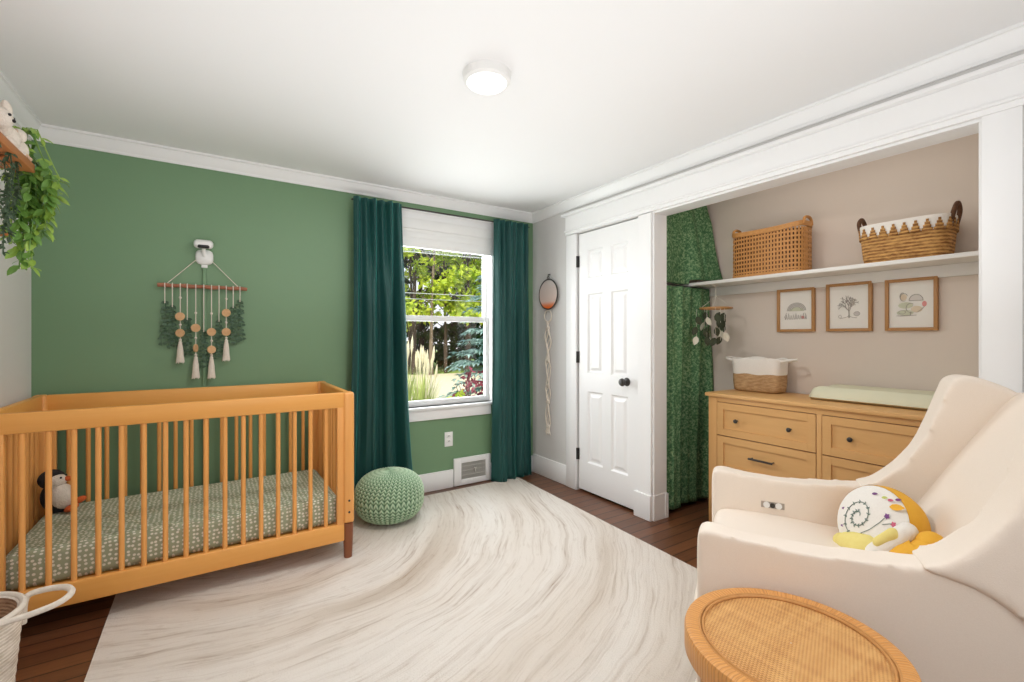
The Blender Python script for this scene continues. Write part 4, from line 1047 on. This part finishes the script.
def strokes(at, par, lines, m, r=.0014, name='ink_line'):
    bm = NB()
    for L in lines: tube(bm, [at(*p) for p in L], r, 4)
    obj(name, bm, m, par)
PN = [0]
def patch(at, par, c, ru, rv, m, name='colour_patch', a0=0, a1=2*pi):
    PN[0] = (PN[0] + 1) % 8; dep = .0002*(7 - PN[0])
    bm = NB(); vs = [bm.verts.new(at(c[0] + ru*cos(a0 + (a1 - a0)*k/20), c[1] + rv*sin(a0 + (a1 - a0)*k/20)) + Vector((dep, 0, 0))) for k in range(21)]
    bm.faces.new(vs); obj(name, bm, m, par)
def arc(c, ru, rv, a0, a1, n=14): return [(c[0] + ru*cos(a0 + (a1 - a0)*k/n), c[1] + rv*sin(a0 + (a1 - a0)*k/n)) for k in range(n + 1)]
def drawA(at, par):
    patch(at, par, (.004, .0), .046, .04, M['inkgrey'], a0=0, a1=pi); patch(at, par, (.004, -.002), .036, .02, M['inkgreen'], a0=0, a1=pi)
    L = [arc((.004, 0), r, r*.9, 0, pi) for r in (.024, .032, .039, .046)]
    L += [[(-.05 + .012*k, -.045), (-.046 + .012*k, -.018 + .006*sin(k*2)), (-.042 + .012*k, -.045)] for k in range(9)]
    L += [[(-.045, -.01), (-.055, -.03), (-.05, -.046)], [(.045, -.012), (.052, -.03), (.046, -.045)]]
    strokes(at, par, L, M['ink']); patch(at, par, (.035, -.035), .008, .008, M['inkpink'])
def drawB(at, par):
    rnd = random.Random(4); L = []
    def br(p, a, l, d):
        q = (p[0] + l*cos(a), p[1] + l*sin(a)); L.append([p, ((p[0]+q[0])/2 + rnd.uniform(-.002, .002), (p[1]+q[1])/2), q])
        if d:
            for s in (-1, 0, 1) if d > 2 else (-1, 1): br(q, a + s*rnd.uniform(.35, .75), l*rnd.uniform(.62, .8), d - 1)
    br((0, -.05), pi/2, .036, 4); br((.004, -.05), pi/2 + .05, .033, 3)
    L += [[(-.035, -.052), (-.01, -.046), (0, -.04)], [(.035, -.05), (.012, -.046), (.003, -.04)], arc((-.036, -.042), .006, .008, 0, 6.2), arc((.034, -.03), .012, .010, 0, 6.2)]
    strokes(at, par, L, M['ink'], .0011); patch(at, par, (.034, -.03), .010, .008, M['inkgrey'])
def drawC(at, par):
    patch(at, par, (.018, .02), .024, .026, M['inkgrey'], a0=0, a1=pi); patch(at, par, (-.018, .0), .026, .014, M['inkgreen']); patch(at, par, (-.02, -.032), .03, .012, M['inkgreen']); patch(at, par, (.02, -.018), .02, .014, M['inktan'])
    patch(at, par, (.046, .004), .008, .012, M['inkpink']); patch(at, par, (-.026, .036), .012, .014, M['inktan'])
    L = [arc((-.024, .036), .013, .017, .4, 5.2), arc((-.028, .04), .010, .016, 1.2, 3.6), arc((.018, .02), .024, .026, 0, pi), [(-.006, .02), (.042, .02)], [(.046, -.008), (.036, -.02), (.024, -.03)], arc((0, -.012), .016, .02, 1, 5), [(0, -.03), (-.002, -.046), (.006, -.044)], arc((-.03, -.03), .012, .008, 0, 6.2), [(-.05, -.045), (-.03, -.046), (.02, -.044)]]
    strokes(at, par, L, M['ink'], .0012)
zt, zb = 1.537, 1.256
framed('small wood framed drawing of a striped dome, nearest the leaf mobile', 1.362, 1.588, zb, zt - .004, drawA)
framed('wood framed drawing of a bare branching tree, the middle picture', 1.066, 1.298, zb, zt + .004, drawB)
framed('wood framed drawing with animal and pink flower, nearest the white casing', .783, 1.006, zb, zt, drawC)

# ------------------------------------------------------------------ felt leaf mobile under the shelf
mo = empty('leaf_mobile', 'baby mobile of felt leaves on a wooden ring hanging from closet shelf', 'mobile', (2.935, 1.90, 1.16))
mc = (2.935, 1.90)
bm = NB(); tube(bm, [(mc[0] - .03, mc[1], SZ + .01), (mc[0] - .037, mc[1], SZ - .004), (mc[0], mc[1], SZ - .02), (mc[0], mc[1], 1.505)], .0022, 6); ball(bm, (mc[0], mc[1], 1.505), .008, 10, 8)
for k in range(4): a = .4 + 2*pi*k/4; tube(bm, [(mc[0], mc[1], 1.505), (mc[0] + .10*cos(a), mc[1] + .10*sin(a), 1.425)], .0014, 5)
obj('hanging_cord', bm, M['rope'], mo)
bm = NB(); tube(bm, [(mc[0] + .102*cos(a), mc[1] + .102*sin(a), 1.422) for a in [2*pi*k/36 for k in range(36)]], .0065, 8, True); obj('wooden_ring', bm, M['frame'], mo)
rnd = random.Random(12)
for k in range(9):
    a = 2*pi*k/9 + .2; r = (.125 if k % 2 else .085) if k < 7 else .03; x, y = mc[0] + r*cos(a), mc[1] + r*sin(a); zl = rnd.uniform(1.19, 1.26)
    bm = NB(); tube(bm, [(x, y, 1.42), (x, y, zl)], .001, 5); obj('thread', bm, M['rope'], mo)
    for z in (zl, zl + .06 + rnd.uniform(0, .03), zl + .135 + rnd.uniform(-.01, .03)):
        if z > 1.40: continue
        b = rnd.uniform(0, 2*pi); d = Vector((.45*cos(b), .45*sin(b), -1)); nn = Vector((-.9, -.4, .15*rnd.uniform(-1, 1))) + Vector((rnd.uniform(-.7, .7), rnd.uniform(-.7, .7), 0))
        bm = NB(); oleaf(bm, (x, y, z + .03), d, nn, .068, .042, .04); o = obj('felt_leaf', bm, M['leafM'] if rnd.random() < .76 else M['leafMw'], mo, smooth=0); thicken(o, .002)

# ------------------------------------------------------------------ green cloth curtains dividing the closet
def ccurt(name_label, z1, z0, y, seed, edge, nf=5, amp=.018, xa=XR + WT + .015, xb=3.13):
    o = single('closet_curtain', curtain_bm(xa, xb, xa, xb, z1, z0, y, amp, nf, seed, edge=edge, nx=120, nz=40), M['ccurtain'], name_label, 'curtain', smooth=0)
    for f in o.data.polygons: f.use_smooth = True
    thicken(o, .003); return o
ccurt('long green speckled cloth curtain inside the closet below shelf height', 1.578, .03, 2.068, 5, lambda u, w: 0, xb=3.142)
bm = curtain_bm(XR + WT + .015, 3.10, XR + WT + .015, 3.135, 2.30, 1.635, 2.10, .016, 4, 8, edge=lambda u, w: 0, nx=120, nz=40)
for v in bm.verts:                                   # the inner edge swings forward over the shelf end
    u = (v.co.x - 2.6)/.53; w = (2.30 - v.co.z)/.66
    v.co.y -= .10 * max(0, u)**3 * max(0, w)
    if v.co.x < SX0: v.co.z -= .03*max(0, (w - .6)/.4)
o = single('closet_curtain', bm, M['ccurtain'], 'short green speckled cloth curtain above the closet shelf, behind the rattan basket', 'curtain', smooth=0)
for f in o.data.polygons: f.use_smooth = True
thicken(o, .003)
cr = empty('closet_curtain_wire', 'thin dark wire between the two green closet curtains', 'curtain wire', (2.75, 2.10, 1.59))
bm = NB(); tube(bm, [(XR + WT, 2.085, 1.594), (2.75, 2.085, 1.588), (SX0 + .005, 2.085, 1.586)], .004, 6); obj('wire', bm, M['bronze'], cr)

# ------------------------------------------------------------------ outdoors
GZ = -.6
bm = NB(); box(bm, (-14, YB + .6, GZ - .2), (40, 60, GZ))
M['lawn'] = plain('lawn', rgb(150, 172, 84), .95, rgb(106, 134, 58), .9, 0)
struct('ground_lawn', bm, M['lawn'])
M['road'] = plain('pale_road', rgb(226, 214, 186), .9, rgb(208, 196, 166), .6)
bm = NB(); 
vs = [bm.verts.new(p) for p in ((-12, 13.6, GZ + .01), (40, 9.5, GZ + .01), (40, 18.5, GZ + .01), (-12, 23.0, GZ + .01))]; bm.faces.new(vs); struct('ground_road', bm, M['road'])
M['trunk'] = plain('tree_bark', rgb(92, 76, 62), .9, rgb(52, 42, 34), 6, .5)
M['trunkl'] = plain('pale_bark', rgb(140, 124, 104), .9, rgb(92, 78, 62), 6, .5)
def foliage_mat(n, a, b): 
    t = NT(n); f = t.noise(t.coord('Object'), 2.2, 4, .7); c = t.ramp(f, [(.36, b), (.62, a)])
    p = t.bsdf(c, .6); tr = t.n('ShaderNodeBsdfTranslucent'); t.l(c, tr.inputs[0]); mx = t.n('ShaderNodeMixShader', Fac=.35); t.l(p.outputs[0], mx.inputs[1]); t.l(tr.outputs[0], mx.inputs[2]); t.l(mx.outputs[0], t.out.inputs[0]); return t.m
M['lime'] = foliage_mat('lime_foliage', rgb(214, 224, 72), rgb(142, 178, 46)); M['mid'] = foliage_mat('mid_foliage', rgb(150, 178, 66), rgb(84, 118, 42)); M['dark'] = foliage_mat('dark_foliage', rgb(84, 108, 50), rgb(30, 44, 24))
M['spruce'] = foliage_mat('spruce_needles', rgb(196, 220, 216), rgb(84, 124, 120)); M['burgundy'] = foliage_mat('burgundy_foliage', rgb(180, 84, 104), rgb(98, 36, 52)); M['plume'] = plain('grass_plume', rgb(232, 222, 194), .9, rgb(206, 194, 160), 20); M['blade'] = plain('grass_blade', rgb(206, 214, 132), .8, rgb(160, 178, 92), 20)
def quads(bm, n, fn, s0, s1, rnd, flat=0):
    for _ in range(n):
        p = fn(); s = rnd.uniform(s0, s1); a = Vector((rnd.gauss(0, 1), rnd.gauss(0, 1), rnd.gauss(0, 1)*(1 - flat))).normalized(); b = a.orthogonal().normalized(); b.rotate(Matrix.Rotation(rnd.uniform(0, 6.28), 3, a))
        leaf(bm, p, a, b, s, s*.55, .2)
def tree(label, x, y, h, cr_, z0, matl, seed, n=1500, group=None, tm='trunk', lean=0, tr=.14, size=(.20, .36), nb=26):
    rnd = random.Random(seed); r = empty('leafy_tree', label, 'tree', (x, y, GZ), 0, group)
    bm = NB(); P = [Vector((x + lean*q*q + .1*sin(4*q + seed), y + .1*cos(3*q + seed), GZ + h*.9*q)) for q in [k/8 for k in range(9)]]
    tube(bm, P, [tr*(1 - .75*k/8) for k in range(9)], 8)
    blobs = []
    for k in range(nb):
        z = GZ + z0 + (h - z0)*rnd.random(); f = (z - GZ - z0)/(h - z0); R = cr_*sqrt(max(.08, 1 - (2*f - .9)**2))*rnd.uniform(.25, 1); a = rnd.uniform(0, 6.28); q = (z - GZ)/(h*.9)
        c = Vector((x + lean*q*q + R*cos(a), y + R*sin(a), z)); blobs.append((c, rnd.uniform(.5, .95)))
        if k % 2 == 0: i = min(8, int(8*q*.8)); tube(bm, [P[i], P[i].lerp(c, .55) + Vector((0, 0, .1)), c], [tr*.3, tr*.18, .012], 5)
    obj('trunk', bm, M[tm], r)
    bm = NB()
    def fn():
        c, br = rnd.choice(blobs); v = Vector((rnd.gauss(0, 1), rnd.gauss(0, 1), rnd.gauss(0, 1))); v.normalize(); return c + Vector((v.x, v.y, v.z*.45))*br*rnd.random()**.4
    quads(bm, n, fn, *size, rnd, .3); obj('foliage', bm, matl, r, smooth=0)
gt = 'trees in the woods across the road'
lb = 'tall leafy tree in the sunlit woods across the road'
spots = [(5.2, 22.5, 8.5, 2.6, 2.6, 'lime'), (8.3, 22.0, 8.0, 2.6, 2.4, 'lime'), (10.8, 20.6, 8.2, 2.4, 2.9, 'lime'), (13.6, 20.0, 8.5, 2.5, 2.6, 'mid'), (2.0, 23.5, 8.5, 2.6, 2.4, 'mid'), (16.5, 19.5, 9, 2.6, 2.6, 'lime'), (-1.6, 24.5, 9, 2.8, 2.4, 'lime')]
for i, (x, y, h, c, z0, m) in enumerate(spots): tree(lb, x, y, h, c, z0, M[m], 30 + i, 3400, gt, tr=.12, tm='trunk', nb=44)
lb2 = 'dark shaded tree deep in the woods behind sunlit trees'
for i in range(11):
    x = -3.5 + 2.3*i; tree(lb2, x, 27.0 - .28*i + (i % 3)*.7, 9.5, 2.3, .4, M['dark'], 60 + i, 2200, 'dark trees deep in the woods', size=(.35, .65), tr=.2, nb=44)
for i in range(12):
    x = 3.2 + .98*i + .3*sin(i*2.7); rnd = random.Random(i); bm = NB(); y = 22.6 - .2*i + .6*sin(i*1.9); ln = rnd.uniform(-.5, .5)
    tube(bm, [(x + ln*q*q, y, GZ + 7.5*q) for q in [k/6 for k in range(7)]], [.13*rnd.uniform(.6, 1.2)*(1 - .6*k/6) for k in range(7)], 8)
    for k in range(4): z = GZ + rnd.uniform(2, 6); s = rnd.choice((-1, 1)); tube(bm, [(x, y, z), (x + s*.5, y, z + .35), (x + s*.9, y - .2, z + .5)], [.03, .02, .008], 5)
    single('bare_tree_trunk', bm, M['trunkl' if i % 3 == 0 else 'trunk'], 'slender bare tree trunk at the edge of the woods', 'tree', (x, y, GZ), 'bare trunks at the wood edge')
# blue spruce
sx, sy = 5.95, 9.6
sp = empty('blue_spruce', 'blue green spruce tree behind right side of the window', 'tree', (sx, sy, GZ)); rnd = random.Random(8)
bm = NB(); tube(bm, [(sx, sy, GZ), (sx, sy, GZ + 4.6)], [.10, .02], 8); obj('trunk', bm, M['trunk'], sp)
bm = NB()
for tier in range(17):
    z = GZ + .35 + tier*.25; R = 1.55*(1 - tier/18.5)
    for k in range(max(5, 15 - tier//2)):
        a = rnd.uniform(0, 6.28); L = R*rnd.uniform(.75, 1.08)
        for s in range(9):
            q = (s + 1)/9; p = Vector((sx + L*q*cos(a), sy + L*q*sin(a), z - .22*L*q*q + .06*sin(9*q)))
            for sg in (-1, 1, 0, 1): leaf(bm, p, Vector((cos(a + sg*.8), sin(a + sg*.8), rnd.uniform(-.25, .25))), (0, 0, 1), .17*rnd.uniform(.8, 1.4), .07, .25)
obj('needles', bm, M['spruce'], sp, smooth=0)
def shrub(name, label, x, y, r, h, m, seed, n=500, s=(.07, .13)):
    o = empty(name, label, 'shrub', (x, y, GZ)); rnd = random.Random(seed); bm = NB()
    for k in range(7): a = rnd.uniform(0, 6.28); tube(bm, [(x, y, GZ), (x + r*.4*cos(a), y + r*.4*sin(a), GZ + h*.5), (x + r*.8*cos(a), y + r*.8*sin(a), GZ + h*.85)], [.012, .009, .004], 5)
    obj('stem', bm, M['trunk'], o); bm = NB()
    def fn():
        while True:
            v = Vector((rnd.uniform(-1, 1), rnd.uniform(-1, 1), rnd.uniform(0, 1)))
            if .25 < v.length < 1: return Vector((x + v.x*r, y + v.y*r, GZ + .05 + v.z*h))
    quads(bm, n, fn, *s, rnd); obj('foliage', bm, m, o, smooth=0)
shrub('red_shrub', 'burgundy leaved shrub low outside the window at the right', 3.42, 6.25, .42, 1.30, M['burgundy'], 3, 620)
shrub('green_shrub', 'lime green low shrub outside window beside the red shrub', 2.98, 5.80, .34, 1.04, M['lime'], 4, 520)
shrub('garden_shrub', 'small leafy green shrub outside at the left behind grasses', 1.75, 6.7, .5, .55, M['mid'], 6, 420)
def grass(label, x, y, h, seed, n=70, plumes=9):
    o = empty('ornamental_grass', label, 'grass clump', (x, y, GZ)); o['kind'] = 'thing'; rnd = random.Random(seed); bm = NB()
    for k in range(n):
        a = rnd.uniform(0, 6.28); L = h*rnd.uniform(.5, .85); sp_ = rnd.uniform(.08, .38)
        P = [Vector((x + sp_*cos(a)*q**1.6, y + sp_*sin(a)*q**1.6, GZ + L*q*(1 - .12*q))) for q in (0, .3, .6, .85, 1)]
        t_ = Vector((-sin(a), cos(a), 0)); w = [.010, .010, .008, .005, .001]; V = [(bm.verts.new(p - t_*ww), bm.verts.new(p + t_*ww)) for p, ww in zip(P, w)]
        for A, B in zip(V, V[1:]): bm.faces.new((A[0], A[1], B[1], B[0]))
    obj('blades', bm, M['blade'], o, smooth=0); bm = NB()
    for k in range(plumes):
        a = rnd.uniform(0, 6.28); L = h*rnd.uniform(.82, 1.0); s_ = rnd.uniform(.05, .25); tip = Vector((x + s_*cos(a), y + s_*sin(a), GZ + L)); b = Vector((x + s_*.3*cos(a), y + s_*.3*sin(a), GZ))
        tube(bm, [b, b.lerp(tip, .7), tip], [.005, .004, .003], 5); d = (tip - b).normalized(); tube(bm, [tip - d*.24, tip - d*.14, tip - d*.04, tip + d*.05], [.004, .024, .019, .003], 7)
    obj('plumes', bm, M['plume'], o)
grass('tall feathery ornamental grass nearest the wide curtain, outside', 2.42, 6.7, 1.9, 3, 150, 14)
grass('tall plumed grass clump outside, right of the tallest one', 2.72, 6.75, 1.75, 5, 130, 12)
grass('feathery grass clump outside farther from the window', 2.2, 8.2, 1.75, 9, 90, 10)
grass('shorter plumed grass clump outside near the middle of the window', 3.0, 7.3, 1.60, 13, 80, 6)
M['wire'] = plain('wire_grey', rgb(206, 206, 204), .5)
pl = empty('power_line', 'thin pale power lines strung in front of the trees outside', 'power line', (5, 12, 2.3))
for z, y in ((2.36, 11.0), (2.22, 11.1), (3.42, 11.0)):
    bm = NB(); tube(bm, [(-8 + 2*k, y + 1.6 - .20*k, z + .0016*(k - 8)**2) for k in range(17)], .010, 5); obj('wire', bm, M['wire'], pl)

# ------------------------------------------------------------------ light, sky, camera
w = bpy.data.worlds.new('sky'); bpy.context.scene.world = w; w.use_nodes = True; nt = w.node_tree; nt.nodes.clear()
wo = nt.nodes.new('ShaderNodeOutputWorld'); bg = nt.nodes.new('ShaderNodeBackground'); tc = nt.nodes.new('ShaderNodeTexCoord'); sp_ = nt.nodes.new('ShaderNodeSeparateXYZ'); rp_ = nt.nodes.new('ShaderNodeValToRGB')
nt.links.new(tc.outputs['Generated'], sp_.inputs[0]); nt.links.new(sp_.outputs[2], rp_.inputs[0]); nt.links.new(rp_.outputs[0], bg.inputs[0]); nt.links.new(bg.outputs[0], wo.inputs[0])
rp_.color_ramp.elements[0].color = (.95, .97, 1, 1); rp_.color_ramp.elements[1].color = (.62, .80, 1, 1); bg.inputs[1].default_value = 1.2
def lamp(name, typ, loc, rot, energy, color=(1, 1, 1), **kw):
    d = bpy.data.lights.new(name, typ); d.energy = energy; d.color = color
    for k, v in kw.items(): setattr(d, k, v)
    o = bpy.data.objects.new(name, d); COL.objects.link(o); o.location = loc; o.rotation_euler = rot; return o
lamp('sun', 'SUN', (0, 0, 10), (radians(42), radians(0), radians(-38)), 5.0, (1, .96, .86), angle=.02)
lamp('ceiling_lamp', 'AREA', (.985, 1.70, 2.275), (0, 0, 0), 14, (1, .985, .965), shape='DISK', size=.2)
lamp('window_daylight', 'AREA', ((WX0 + WX1)/2, YB + .25, 1.45), (radians(-90), 0, 0), 34, (.95, .98, 1), shape='RECTANGLE', size=.95, size_y=1.4)
lamp('ceiling_fill', 'AREA', (.60, .90, 1.30), (radians(180), 0, 0), 24, (.94, .97, 1), shape='RECTANGLE', size=2.8, size_y=3.6)  # unseen up-facing area light added to brighten the ceiling
lamp('rear_fill', 'AREA', (.5, -1.15, 1.7), (radians(85), 0, radians(24)), 24, (.97, .985, 1), shape='RECTANGLE', size=2.2, size_y=1.0)  # unseen area light added behind the camera as soft fill
lamp('closet_fill', 'AREA', (XR + WT + .10, 1.25, 2.25), (0, radians(-20), 0), 1.4, (1, .93, .84), shape='RECTANGLE', size=.12, size_y=1.2)  # unseen warm area light added behind the header to brighten the closet
cam = bpy.data.cameras.new('camera'); co = bpy.data.objects.new('camera', cam); COL.objects.link(co); bpy.context.scene.camera = co
cam.sensor_width = 36; cam.lens = 36*460.5/1024; cam.shift_y = -(341 - 337.4)/1024; cam.clip_start = .02; cam.clip_end = 200
co.location = (0, 0, H); co.rotation_euler = (radians(90), 0, -radians(33.2))
vs_ = bpy.context.scene.view_settings; vs_.view_transform = 'Standard'; vs_.look = 'None'; vs_.exposure = 0; vs_.gamma = 1
sc = bpy.context.scene
sc.cycles.max_bounces = 10; sc.cycles.diffuse_bounces = 6; sc.cycles.transparent_max_bounces = 12; sc.cycles.caustics_reflective = False; sc.cycles.caustics_refractive = False; sc.cycles.sample_clamp_indirect = 6
